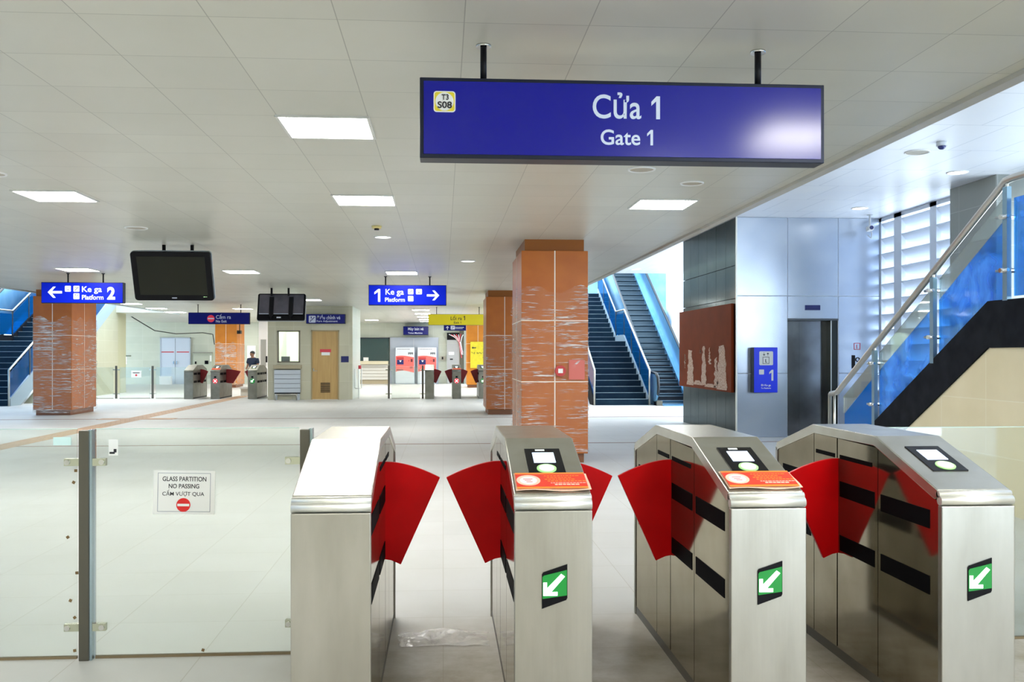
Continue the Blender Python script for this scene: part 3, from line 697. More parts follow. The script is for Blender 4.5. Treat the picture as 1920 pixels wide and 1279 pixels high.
def one(t, px0, py0, px1, py1, Y, m):
    a, b = loc(t, px0, py0, Y), loc(t, px1, py1, Y); x0, x1, z0, z1 = a[0], b[0], b[1], a[1]; w = x1 - x0; h = z1 - z0; k = h * .17
    MB().prism([(x1 - k, z0), (x1, z0), (x1, z1), (x1 - k * .9, z1), (x0, z1 - h * .24), (x0, z1 - h * .42), (x1 - k, z1 - h * .22)], 'y', -.006, -.003).build('digit_one', m, t)
# big gate sign
Y = 4.65
t, cx, zb, w, h = sign_box('gate_sign', 787, 144, 1546, 306, Y, 'large dark blue hanging sign reading Cửa 1 Gate 1', BLUESIGN, .13, (.155, .842), .02, .017)
zt = h
m_sw = mat('gate_white', (.50, .56, .66), .4, emit=(.6, .7, .85), es=.12)  # faint glow added to the lettering of the unlit gate sign
txt(t, 'Cửa', 1111, 173, 1202, 224, Y, m_sw, .009); one(t, 1221, 181, 1237, 224, Y, m_sw)
txt(t, 'Gate', 1126, 243, 1200, 273, Y, m_sw, .012); one(t, 1213, 244, 1224, 273, Y, m_sw)
a, b = loc(t, 813, 171, Y), loc(t, 854, 211, Y)
bd = MB().prism(rrect(a[0], b[0], b[1], a[1], .015), 'y', -.005, -.003).build('station_badge', PAPER, t)
MB().prism(rrect(a[0] + .005, b[0] - .005, b[1] + .005, a[1] - .005, .012), 'y', -.006, -.005).build('badge_field', YELP, bd)
MB().prism(arc((a[0] + b[0]) / 2, (a[1] + b[1]) / 2, .046, 0, 360, 30)[:-1], 'y', -.007, -.006).build('badge_disc', PAPER, bd)
text('badge_lettering', 'T3', a[0] + .040, b[0] - .034, (a[1] + b[1]) / 2 + .008, (a[1] + b[1]) / 2 + .036, -.007, INK, bd, .02)
text('badge_lettering', 'S08', a[0] + .020, b[0] - .018, (a[1] + b[1]) / 2 - .034, (a[1] + b[1]) / 2 + .000, -.007, INK, bd, .02)

# platform 2
Y = 18.5
t, cx, zb, w, h = sign_box('platform_sign', 77, 529, 231, 569, Y, 'lit blue hanging sign with left arrow, Ke ga Platform 2, at far left', BLUELIT, .14, (.31, .74), .012, .014)
c = loc(t, 103, 548, Y); arrow(t, c[0], c[1], .27, -1, SIGNW)
icon(t, 122, 536, 133, 547, Y, 2); icon(t, 138, 536, 149, 547, Y, 0); icon(t, 138, 550, 149, 561, Y, 1)
txt(t, 'Ke ga', 154, 537, 191, 551, Y, SIGNW, .006); txt(t, 'Platform', 154, 553, 194, 562, Y, SIGNW, .006); txt(t, '2', 201, 538, 216, 562, Y, SIGNW, .04)
# platform 1
Y = 18.8
t, cx, zb, w, h = sign_box('platform_sign', 691, 534, 837, 573, Y, 'lit blue hanging sign with right arrow, 1 Ke ga Platform, in the centre', BLUELIT, .14, (.215, .785), .012, .014)
c = loc(t, 812, 554, Y); arrow(t, c[0], c[1], .25, 1, SIGNW)
one(t, 702, 542, 713, 566, Y, SIGNW); txt(t, 'Ke ga', 723, 542, 757, 556, Y, SIGNW, .006); txt(t, 'Platform', 722, 558, 759, 566, Y, SIGNW, .006)
icon(t, 765, 542, 775, 552, Y, 0); icon(t, 780, 542, 791, 552, Y, 2); icon(t, 765, 555, 775, 565, Y, 1)
# no exit
Y = 29.9
t, cx, zb, w, h = sign_box('no_exit_sign', 353, 586, 468, 608, Y, 'dark blue hanging sign with no-entry disc reading Cấm ra No Exit', BLUEDIM, .12, (.15, .85), .01, .012)
a = loc(t, 395.5, 597.5, Y)
MB().prism(arc(a[0], a[1], .115, 0, 360, 24)[:-1], 'y', -.006, -.003).build('no_entry_disc', mat('sign_red', (.5, .02, .05), .5, emit=(.5, .02, .04), es=.3), t)
B(a[0] - .095, a[0] + .095, -.008, -.006, a[1] - .018, a[1] + .022).build('no_entry_bar', SIGNWD, t)
txt(t, 'Cấm ra', 405, 589, 433, 598, Y, SIGNWD, .01); txt(t, 'No Exit', 405, 600, 425, 605, Y, SIGNWD, .01)
# exit
Y = 31.0
t, cx, zb, w, h = sign_box('exit_sign', 803, 589, 914, 610, Y, 'yellow hanging sign reading Lối ra 1 Exit 1', YEL, .12, (.14, .86), .008, .012)
txt(t, 'Lối ra', 845, 591.5, 866, 600.5, Y, INK, .01); one(t, 869, 592.5, 872, 600.5, Y, INK); txt(t, 'Exit', 851, 603, 861, 607, Y, INK, .01); one(t, 863, 603, 864.7, 607, Y, INK)
# fare adjustment sign fixed to the kiosk
Y = 30.45
t, cx, zb, w, h = sign_box('fare_sign', 574, 589, 647, 607, Y, 'dark blue sign reading Điều chỉnh vé Fare Adjustment on the kiosk front', BLUEDIM, .22, (), .01, cat='sign')
icon(t, 579, 592, 592, 605, Y, 1, SIGNWD, BLUEDIM); txt(t, 'Điều chỉnh vé', 594, 590, 638, 599, Y, SIGNWD, .01); txt(t, 'Fare Adjustment', 594, 600.5, 633, 605, Y, SIGNWD, .01)
# ticket machine sign
Y = 46.1
t, cx, zb, w, h = sign_box('ticket_machine_sign', 756, 612, 803, 628, Y, 'dark blue wall sign reading Máy bán vé Ticket Machine above the machines', BLUEDIM, .8, (), .01, cat='sign')
txt(t, 'Máy bán vé', 765, 614, 794, 621, Y, SIGNWD, .01); txt(t, 'Ticket Machine', 765, 623, 792, 626, Y, SIGNWD, .01)
Y = 44.5
t, cx, zb, w, h = sign_box('toilet_sign', 832, 609, 875, 620, Y, 'small dark blue sign with up arrow half hidden behind the yellow sign', BLUEDIM, .12, (.2, .8), .01, .012)
c = loc(t, 839, 615, Y); arrow(t, c[0], c[1], .17, 2, SIGNWD); icon(t, 845, 611, 853, 618, Y, 1, SIGNWD, BLUEDIM)
B(-.0, .42, -.005, -.003, .14, .17).build('lettering_line', SIGNWD, t); B(-.0, .36, -.005, -.003, .08, .10).build('lettering_line', SIGNWD, t)

# screens
def tv(px0, py0, px1, py1, Y, tilt, lab, hp, rear=False):
    xa, za = aY(px0, py0, Y); xb, zb = aY(px1, py1, Y); w = (xb - xa) / 2; w *= .985; h = (za - zb) / 2; cz = (za + zb) / 2
    t = empty('hanging_screen', ((xa + xb) / 2, Y, cz), lab, 'screen', 'screens hung from the ceiling')
    M = Matrix.Rotation(tilt, 4, 'X')
    MB().prism(rrect(-w, w, -h, h, .045), 'y', 0, .09).xf(M).build('casing', BLACKG, t, bevel=.008)
    MB().prism(rrect(-w - .006, w + .006, -h - .006, h + .006, .05), 'y', .05, .075).xf(M).build('silver_edge', SILV, t)
    if not rear:
        MB().box(-w + .085, w - .085, -.004, 0, -h + .085, h - .07).xf(M).build('screen', SCREENOFF, t)
        MB().box(-.035, .035, -.003, 0, -h + .035, -h + .048).xf(M).build('maker_mark', SIGNWD, t)
        MB().box(w - .15, w - .12, -.003, 0, -h + .055, -h + .062).box(w - .11, w - .10, -.003, 0, -h + .055, -h + .062).xf(M).build('standby_lights', mat('standby_green', (.5, .7, .4), .4, emit=(.5, .9, .4), es=.5), t)
    else:
        MB().box(-w + .04, w - .04, -.01, 0, -h + .16, h - .03).xf(M).build('rear_panel', BACKTV, t)
        for s in (-.23, .23):
            MB().box(s - .05, s + .05, -.05, -.01, -h + .14, h - .1).prism([(s - .05, -h + .14), (s, -h + .02), (s + .05, -h + .14)], 'y', -.05, -.01).xf(M).build('mount_arm', BLACK, t)
        MB().box(-.1, .0, -.004, 0, -h + .055, -h + .085).xf(M).build('maker_mark', SIGNWD, t)
        MB().box(-w + .05, w - .05, -.012, -.008, -h + .15, -h + .165).xf(M).build('rear_ledge', SIGNWD, t)
    for px in hp:
        X = aY(px, py0, Y + .05)[0] - t.location.x
        MB().tube([(X, .06, h * .8), (X, .06, 3.08 - cz)], .025, 10).build('hanger', BLACK, t, smooth=True)
    return t
tv(247, 471, 399, 566, 13.6, math.radians(20), 'large black switched-off screen hung from the ceiling left of centre', (307, 360))
tv(482, 549, 573, 602, 22.3, math.radians(-16), 'smaller hanging screen seen from behind with two bracket arms', (509, 541), True)

# ================================================================== KIOSK
k = empty('kiosk', (-4.37, 30.7, 0), 'tiled staff kiosk with a window and wooden door in the far centre', 'kiosk')
x0, x1 = -5.74 + 4.37, -2.99 + 4.37
fw = MB(); wx0, wx1, wz0, wz1 = -5.43 + 4.37, -4.69 + 4.37, 1.22, 2.27; dx0, dx1, dz = -4.34 + 4.37, -3.42 + 4.37, 2.29
fw.box(x0, wx0, 0, .15, 0, 3.08).box(wx0, wx1, 0, .15, 0, wz0).box(wx0, wx1, 0, .15, wz1, 3.08).box(wx1, dx0, 0, .15, 0, 3.08).box(dx0, dx1, 0, .15, dz, 3.08).box(dx1, x1, 0, .15, 0, 3.08)
fw.build('front_wall', WALL_K, k)
B(x1 - .15, x1, .15, 2.9, 0, 3.08).build('side_wall', WALL_B, k)
B(x0, x0 + .15, .15, 2.9, 0, 3.08).build('side_wall', WALL_B, k)
B(x0 + .15, x1 - .15, 2.75, 2.9, 0, 3.08).build('inner_wall', mat('kiosk_inside', (.9, .9, .82), .6), k)
B(wx0 + .1, wx1 + .6, .9, 1.4, 3.0, 3.05).build('inside_lamp', LAMP, k)
f = MB(); f.box(wx0, wx0 + .05, -.02, .05, wz0, wz1).box(wx1 - .05, wx1, -.02, .05, wz0, wz1).box(wx0, wx1, -.02, .05, wz1 - .04, wz1).box(wx0, wx1, -.02, .05, wz0, wz0 + .04)
f.build('window_frame', mat('frame_bronze', (.22, .2, .15), .4, .5), k)
B(wx0 + .05, wx1 - .05, .01, .02, wz0 + .04, wz1 - .04).build('window_pane', WINGL, k)
B(wx0 + .95, wx0 + .99, 1.6, 2.7, 1.0, 3.0).build('inside_partition', mat('kiosk_green', (.35, .5, .45), .5), k)
B(-5.53 + 4.37, -4.64 + 4.37, -.22, 0, 1.02, 1.14).build('counter_ledge', mat('ledge_tan', (.40, .34, .22), .4), k)
d = B(dx0 + .04, dx1 - .04, .03, .09, .01, dz - .04).build('door', WOOD, k)
B(dx0, dx0 + .04, -.01, .12, 0, dz).box(dx1 - .04, dx1, -.01, .12, 0, dz).box(dx0, dx1, -.01, .12, dz - .04, dz).build('door_frame', mat('frame_tan', (.38, .30, .16), .5), k)
g = MB()
for i in range(8): g.box(-4.03 + 4.37, -3.72 + 4.37, .015, .03, .24 + i * .042, .262 + i * .042)
g.build('door_grille', BLACK, d)
MB().box(-4.27 + 4.37, -4.24 + 4.37, .0, .03, .93, 1.03).tube([(-4.255 + 4.37, .0, .95), (-4.13 + 4.37, -.02, .95)], .013, 8).build('door_handle', CHROME, d)
B(-4.05 + 4.37, -3.69 + 4.37, .02, .03, 1.56, 1.66).build('door_sticker_red', TAPE_R, d); B(-4.0 + 4.37, -3.73 + 4.37, .02, .03, 1.46, 1.56).build('door_sticker_white', PAPER, d)
B(-3.36 + 4.37, -3.11 + 4.37, -.015, 0, 1.23, 1.43).build('blue_plate', NAVY, k)
mo = empty('desk_monitor', (-5.25, 31.2, 1.22), 'small dark monitor behind the kiosk window', 'monitor')
B(-.14, .14, 0, .03, .02, .2).build('monitor_screen', BLACK, mo); B(-.03, .03, .0, .05, -.1, .02).build('monitor_stand', BLACK, mo)
ds = B(-5.56, -5.1, 31.0, 31.45, 1.08, 1.12).build('kiosk_desk', WHITE); tag(ds, 'white desk top inside the kiosk behind the window', 'desk')
# slatted cabinet under the ledge + low rail
t = empty('slatted_shutter', (-5.09, 30.55, 0), 'pale silver slatted counter front below the kiosk window', 'counter panel')
s = MB()
for i in range(5): s.box(-.42, .42, 0, .10, .24 + i * .15, .24 + i * .15 + .14)
s.build('slats', SILV, t, bevel=.004); B(-.41, .41, .02, .13, .2, .98).build('backing', BLACK, t)
B(-.40, -.33, .0, .12, 0, .2).build('leg', SILV, t); B(.33, .40, .0, .12, 0, .2).build('leg', SILV, t)
t = empty('low_rail', (-5.09, 30.35, 0), 'low tubular metal rail standing before the slatted counter front', 'rail')
MB().tube([(-.34, 0, 0), (-.34, 0, .15), (-.30, 0, .19), (.30, 0, .19), (.34, 0, .15), (.34, 0, 0)], .018, 8).build('tube', RAILM, t, smooth=True)
MB().cyl((-.34, 0, 0), .04, .008).cyl((.34, 0, 0), .04, .008).build('feet', RAILM, t)

# ================================================================== BACK WALL
BY = 46.9
def bw(px, py, Y=BY): return aY(px, py, Y)
# door
(a0, b0), (a1, b1) = bw(300, 633, 46.8), bw(357, 721, 46.8)
t = empty('door', ((a0 + a1) / 2, 46.82, 0), 'pale blue double service door in the far left back wall', 'door')
w = (a1 - a0) / 2
t.name = 'door_1'; t['kind'] = 'structure'
for s in (-1, 1):
    d = B(*(sorted((s * .01, s * (w - .04)))), 0, .05, .01, b0 - .05).build('door_leaf', BLUEW, t)
    B(s * w * .5 - .3, s * w * .5 + .3, -.01, 0, b0 * .68, b0 * .70).build('leaf_lettering', TAPE_R, d)
    B(s * .06, s * .10, -.05, 0, 1.0, 1.15).build('door_handle', CHROME, d)
B(-w, -w + .04, -.02, .07, 0, b0).box(w - .04, w, -.02, .07, 0, b0).box(-w, w, -.02, .07, b0 - .05, b0).build('door_frame', mat('frame_blue', (.5, .57, .66), .5), t)
x, z = bw(301, 707, 46.5); x2, z2 = bw(322, 721, 46.5)
bx = empty('white_box', ((x + x2) / 2, 46.4, 0), 'white box on the floor before the pale double door', 'box')
hw = (x2 - x) / 2
B(-hw, hw, -.1, .2, 0, .36).build('box_body', WHITE, bx, bevel=.01); B(-hw - .01, hw + .01, -.11, .21, .36, .40).build('box_lid', PAPER, bx)
# electrical panel
t = empty('control_panel', (-12.0, 46.75, 0), 'pale green wall cabinet with small display, right of the double door', 'cabinet')
x, z = bw(364, 662); x2, z2 = bw(399, 704); t.location.x = (x + x2) / 2; hw = (x2 - x) / 2
B(-hw, hw, 0, .15, z2, z).build('cabinet_body', mat('panel_green', (.48, .52, .42), .5), t, bevel=.01)
B(-hw, hw, -.12, .15, z, z + .04).build('top_shelf', mat('shelf_grey', (.3, .3, .26), .5), t)
B(.10, .28, -.02, 0, z - .55, z - .38).build('display', BLACKG, t); B(.35, hw - .03, -.01, 0, z - .42, z - .12).build('paper_note', PAPER, t); B(-hw + .08, -hw + .15, -.02, 0, z - .55, z - .42).build('switch', BLACK, t)
# hanging cable
pts = [bw(224, 578, 38.5), bw(250, 596, 40), bw(290, 620, 43), bw(330, 626, 45), bw(380, 624, 46), bw(399, 627, 46.6)]
ys = [38.5, 40, 43, 45, 46, 46.6]
sm = []
for i in range(len(pts) - 1):
    for q in range(5): f_ = q / 5; sm.append((pts[i][0] * (1 - f_) + pts[i + 1][0] * f_, ys[i] * (1 - f_) + ys[i + 1] * f_, pts[i][1] * (1 - f_) + pts[i + 1][1] * f_))
sm.append((pts[-1][0], ys[-1], pts[-1][1])); sm.append((pts[-1][0] + .02, 46.85, pts[-1][1] - .5))
tag(MB().tube(sm, .022, 6).build('hanging_cable', CABLE, smooth=True), 'loose black cable sagging across the far left back wall', 'cable')
# wash basin like fixture
x, z = bw(222, 666, 40.5); x2, z2 = bw(240, 679, 40.5)
t = empty('wall_basin', ((x + x2) / 2, 40.5, 0), 'small metal shelf unit with hanging valve beside the left wall corner', 'wall fixture')
hw = (x2 - x) / 2
B(-hw, hw, 0, .4, z - .06, z).build('shelf', mat('shelf_olive', (.32, .36, .28), .4, .5), t); MB().tube([(0, .1, 0), (0, .1, z)], .03, 8).build('post', POSTM, t); MB().cyl((.1, .0, z - .38), .05, .3).build('valve', CHROME, t)
# white partition with grey strip
x, z = bw(485, 605, 45); x2, z2 = bw(503, 722, 45)
t = empty('white_partition', ((x + x2) / 2, 45, 0), 'white full-height partition with a grey strip, left of the kiosk', 'partition')
hw = (x2 - x) / 2
B(-hw, hw, 0, .3, 0, 3.08).build('board', WHITE, t); B(-hw + .1, hw - .1, -.02, 0, .9, 2.2).build('grey_strip', mat('strip_grey', (.34, .35, .32), .5), t); B(hw - .12, hw - .04, -.03, 0, 1.1, 1.4).build('handle', BLACK, t)
x, z = bw(463, 648, 46.8); x2, z2 = bw(479, 673, 46.8)
tag(B(x, x2, 46.83, 46.88, z2, z).build('white_board', PAPER), 'blank white board on the back wall behind the standing man', 'board')
# ticket office window, ledge, slats
x, z = bw(674, 635, 46.6); x2, z2 = bw(729, 677, 46.6)
t = empty('ticket_window', ((x + x2) / 2, 46.6, 0), 'dark ticket office window with cream ledge in the back wall', 'ticket window')
hw = (x2 - x) / 2
B(-hw, hw, 0, .2, z2, z).build('dark_pane', DARKGL, t); B(-hw - .03, hw + .03, -.03, .2, z, z + .05).build('head_frame', ALUM, t)
zl = bw(676, 683, 46.6)[1]
B(-hw, hw - .02, -.35, .2, zl, z2).build('ledge', mat('ledge_cream', (.66, .60, .42), .4), t)
zb_ = bw(676, 712, 46.6)[1]; s = MB()
for i in range(5): s.box(-hw, hw - .02, -.1, .1, zb_ + i * (zl - zb_) / 5, zb_ + (i + .9) * (zl - zb_) / 5)
s.build('slatted_front', mat('slat_cream', (.70, .68, .62), .4), t, bevel=.003); B(-hw, hw - .03, -.03, .2, 0, zl).build('backing', mat('backing_tan', (.45, .38, .25), .6), t)
B(-hw + .2, -hw + .45, -.05, 0, z2, z2 + .18).build('paper_card', PAPER, t)
# grey bay with ticket machines
x, z = bw(729, 635, 46.75); x2, _ = bw(822, 635, 46.75)
o = B(x + .06, x2, 46.74, 46.88, 0, z).box(x + .06, x2 + .02, 46.72, 46.74, z, z + .06).build('machine_bay', GREYP); tag(o, 'grey panelled bay behind the two ticket machines', 'wall panel')
B((x + x2) / 2 - .02, (x + x2) / 2 + .02, 46.71, 46.74, 0, z).build('bay_rib', SILV, o)
def tmachine(px0, px1, lab):
    Y = 46.28
    x, z = aY(px0, 651, Y); x2, _ = aY(px1, 651, Y); cx = (x + x2) / 2; hw = (x2 - x) / 2
    t = empty('ticket_machine', (cx, Y, 0), lab, 'ticket machine', 'ticket machines in the grey bay')
    B(-hw, hw, 0, .4, 0, z).build('cabinet', GREYP, t, bevel=.01)
    B(-hw + .03, hw - .03, -.02, 0, .05, z - .03).build('front_plate', mat('machine_white', (.6, .64, .68), .4), t)
    pts = [(-hw + .03, z - .52)] + [(-hw + .03 + (2 * hw - .06) * i / 10, z - .50 + .05 * math.sin(i / 10 * 5)) for i in range(11)]
    top = [(-hw + .03 + (2 * hw - .06) * i / 10, z - .50 + .10 * math.sin(.4 + i / 10 * 3.6)) for i in range(11)]
    bot = [(-hw + .03 + (2 * hw - .06) * i / 10, z - 1.80 + .10 * math.sin(3.6 + i / 10 * 3.8) + .12) for i in range(11)]
    zm = z
    bot = [(a, max(b, .7)) for a, b in bot]
    bot = [(-hw + .03 + (2 * hw - .06) * i / 10, z * .335 + .06 * math.sin(i / 10 * 4)) for i in range(11)]
    top = [(-hw + .03 + (2 * hw - .06) * i / 10, z * .745 + .05 * math.sin(.4 + i / 10 * 3.6)) for i in range(11)]
    MB().prism(bot + top[::-1], 'y', -.026, -.02).build('red_wave_print', CORAL, t)
    sc = B(-hw + .09, -hw + .42, -.04, -.026, z * .53, z * .66).build('screen', NAVY, t); B(-hw + .08, -hw + .43, -.05, -.026, z * .67, z * .73).build('screen_hood', mat('hood_red', (.45, .03, .03), .4), t)
    MB().prism([(-hw + .2, z * .64), (-hw + .32, z * .64), (-hw + .26, z * .59)], 'y', -.045, -.04).build('screen_arrow', PAPER, sc)
    B(hw - .2, hw - .1, -.04, -.026, z * .6, z * .68).build('coin_slot', mat('slot_dark', (.12, .02, .03), .4), t); B(hw - .3, hw - .27, -.04, -.026, z * .62, z * .64).build('button', BLACK, t)
    B(hw - .24, hw - .1, -.04, -.026, z * .42, z * .48).build('ticket_tray', mat('tray_brown', (.4, .05, .05), .4), t)
    m = MB()
    for i in range(9): m.box(-hw + .12 + i * .07, -hw + .16 + i * .07, -.024, -.02, z * .935, z * .95)
    for i in range(5): m.box(hw - .32 + i * .05, hw - .285 + i * .05, -.03, -.02, z * .80 + (i % 2) * .02, z * .86)
    m.build('print_marks', INK, t)
    m = MB()
    for i in range(6): m.box(-hw + .08 + i * .055, -hw + .12 + i * .055, -.03, -.026, z * .37, z * .40)
    m.build('lower_marks', INK, t)
    return t
tmachine(741, 777.5, 'left ticket machine with red wave front, whole in view')
tmachine(782.5, 819, 'right ticket machine with red wave front, partly behind the far gate post')
# small switch box
x, z = bw(826, 668, 46.8); x2, z2 = bw(835, 675, 46.8)
o = B(x, x2, 46.82, 46.9, z2, z).build('switch_box', mat('switch_grey', (.45, .42, .34), .5)); tag(o, 'small grey switch box on the back wall right of the ticket machines', 'switch'); B(x + .06, x + .14, 46.81, 46.82, z2 + .03, z - .03).build('switch_key', BLACK, o)
# opening with grey locker & tape
x, z = bw(838, 624, 46.7); x2, z2 = bw(868, 721, 46.7)
t = empty('service_hatch', ((x + x2) / 2, 46.6, 0), 'grey locker door under a dark opening with red and white tape', 'service hatch'); hw = (x2 - x) / 2
B(-hw, hw, .1, .3, 0, z).build('dark_recess', BLACK, t)
zc = bw(840, 645, 46.6)[1]
B(-hw, -hw + .62, 0, .1, 0, zc).build('locker_door', mat('locker_grey', (.38, .38, .37), .5), t)
B(-hw + .09, -hw + .36, -.01, 0, zc - .55, zc - .4).build('locker_note', PAPER, t); B(-hw + .15, -hw + .3, -.01, 0, zc - .8, zc - .74).build('locker_lock', BLACK, t)
B(-hw, -hw + .62, 0, .1, zc, zc + .2).build('locker_top', mat('locker_top', (.4, .4, .38), .5), t)
B(-hw + .62, -hw + .70, -.02, .1, 0, zc + .1).build('locker_edge', WHITE, t)
random.seed(5)
for i in range(7):
    p0 = Vector((-hw + .1 + .12 * i, -.05, z - .05 - .05 * random.random())); p1 = Vector((-hw + .62 + .08 * random.random(), -.08, z - .45 - .1 * random.random())); p2 = Vector((-hw + .72 + .08 * random.random(), -.08, .9 + .5 * random.random() + .3))
    MB().tube([p0, (p0 + p1) / 2 + Vector((0, 0, .08)), p1, p2], .022, 6).build('tape_strip', TAPE_R if i % 2 else WHITE, t)
B(hw - .18, hw + .05, -.03, .3, 0, z + .1).build('hatch_jamb', mat('jamb_dark', (.10, .09, .06), .5), t)

# bench and man
t = empty('floor_bench', (-6.85, 33.6, 0), 'low white bench between the two left gates in the distance', 'bench')
B(-.42, .42, 0, .4, .26, .33).build('seat', WHITE, t); B(-.40, .40, .05, .35, 0, .26).build('base', mat('bench_base', (.72, .70, .64), .6), t)

def skin_mesh(name, nodes, edges, m, parent, sub=2):
    me = bpy.data.meshes.new(name); me.from_pydata([n[:3] for n in nodes], edges, []); ob = bpy.data.objects.new('tmp', me); COL.objects.link(ob)
    ob.modifiers.new('s', 'SKIN'); 
    for i, n in enumerate(nodes):
        r = n[3] if isinstance(n[3], tuple) else (n[3], n[3]); me.skin_vertices[0].data[i].radius = r; me.skin_vertices[0].data[i].use_root = i == 0
    s = ob.modifiers.new('u', 'SUBSURF'); s.levels = s.render_levels = sub
    bpy.context.view_layer.update()
    m2 = bpy.data.meshes.new_from_object(ob.evaluated_get(bpy.context.evaluated_depsgraph_get())); bpy.data.objects.remove(ob)
    m2.materials.clear(); m2.materials.append(m); m2.name = name
    for p in m2.polygons: p.use_smooth = True
    o = bpy.data.objects.new(name, m2); COL.objects.link(o); o.parent = parent; return o
pe = empty('person', (-7.02, 34.7, 0), 'man in a dark navy short-sleeved shirt looking down behind the far left gates', 'person')
pe.rotation_euler = (0, 0, math.radians(-28)); pe.scale = (.985,) * 3
N_ = [(0, 0, .92, (.15, .11)), (0, 0, 1.12, (.14, .10)), (0, -.01, 1.30, (.16, .105)), (0, -.02, 1.385, .062), (0, -.045, 1.43, .052), (0, -.06, 1.50, (.072, .088)), (0, -.055, 1.565, (.07, .085)),
      (-.19, -.01, 1.33, .055), (-.245, -.02, 1.08, .042), (-.13, -.24, .98, .032), (-.075, -.30, .99, .028),
      (.19, -.01, 1.33, .055), (.245, -.02, 1.08, .042), (.13, -.24, .98, .032), (.075, -.30, .99, .028),
      (-.095, 0, .86, .088), (-.105, -.01, .48, .058), (-.11, .01, .09, .042), (-.12, -.16, .035, .032),
      (.095, 0, .86, .088), (.105, -.01, .48, .058), (.11, .01, .09, .042), (.12, -.16, .035, .032)]
E_ = [(0, 1), (1, 2), (2, 3), (3, 4), (4, 5), (5, 6), (2, 7), (7, 8), (8, 9), (9, 10), (2, 11), (11, 12), (12, 13), (13, 14), (0, 15), (15, 16), (16, 17), (17, 18), (0, 19), (19, 20), (20, 21), (21, 22)]
k0 = len(N_)
for s, b in ((-1, 10), (1, 14)):    # five fingers, curled
    for f_ in range(4):
        bx_ = s * (.075 + (f_ - 1.5) * .0); i0 = len(N_)
        N_.append((s * .060, -.325 - .0, 1.005 - f_ * .019, .009)); N_.append((s * .030, -.345, 1.0 - f_ * .019, .008)); N_.append((s * .012, -.325, .998 - f_ * .019, .007))
        E_ += [(b, i0), (i0, i0 + 1), (i0 + 1, i0 + 2)]
    i0 = len(N_); N_.append((s * .065, -.29, 1.03, .010)); N_.append((s * .040, -.305, 1.045, .008)); E_ += [(b, i0), (i0, i0 + 1)]
body = skin_mesh('body', N_, E_, SKIN, pe)
# face features are part of the head: nose, ears
skin_mesh('shirt', [(0, 0, .90, (.175, .13)), (0, 0, 1.12, (.165, .125)), (0, -.01, 1.30, (.18, .125)), (0, -.015, 1.385, (.09, .08)), (-.2, -.01, 1.325, .075), (-.238, -.02, 1.15, .068), (.2, -.01, 1.325, .075), (.238, -.02, 1.15, .068)],
          [(0, 1), (1, 2), (2, 3), (2, 4), (4, 5), (2, 6), (6, 7)], CLOTH, pe)
skin_mesh('trousers', [(0, 0, .93, (.165, .12)), (-.1, 0, .84, .105), (-.107, -.01, .48, .078), (-.11, .01, .10, .066), (.1, 0, .84, .105), (.107, -.01, .48, .078), (.11, .01, .10, .066)], [(0, 1), (1, 2), (2, 3), (0, 4), (4, 5), (5, 6)], TROU, pe)
MB().ball((0, -.04, 1.565), .094, sc=(.93, 1.08, .82)).build('hair', HAIR, pe, smooth=True)
fm = MB().ball((0, -.062, 1.525), .078, sc=(.95, 1.12, 1.25)).prism([(-.150, 1.49), (-.172, 1.495), (-.148, 1.54)], 'x', -.012, .012).ball((-.079, -.05, 1.52), .02, 8, 6, (.5, .8, 1.3)).ball((.079, -.05, 1.52), .02, 8, 6, (.5, .8, 1.3))
fm.build('face', SKIN, pe, smooth=True)
for s in (-1, 1):
    MB().ball((s * .03, -.142, 1.535), .009, 8, 6).build('eye', BLACK, pe)
    MB().ball((s * .12, -.07, .035), .05, 12, 8, (.9, 2.3, .75)).build('shoe', TROU, pe, smooth=True)
B(-.022, .022, -.147, -.138, 1.468, 1.475).build('mouth', mat('lips', (.2, .07, .05), .5), pe)
tag(B(-6.98, -6.86, 34.33, 34.37, .985, 1.01).build('mobile_phone', BLACKG), 'small dark phone held by the man behind the far gates', 'phone')

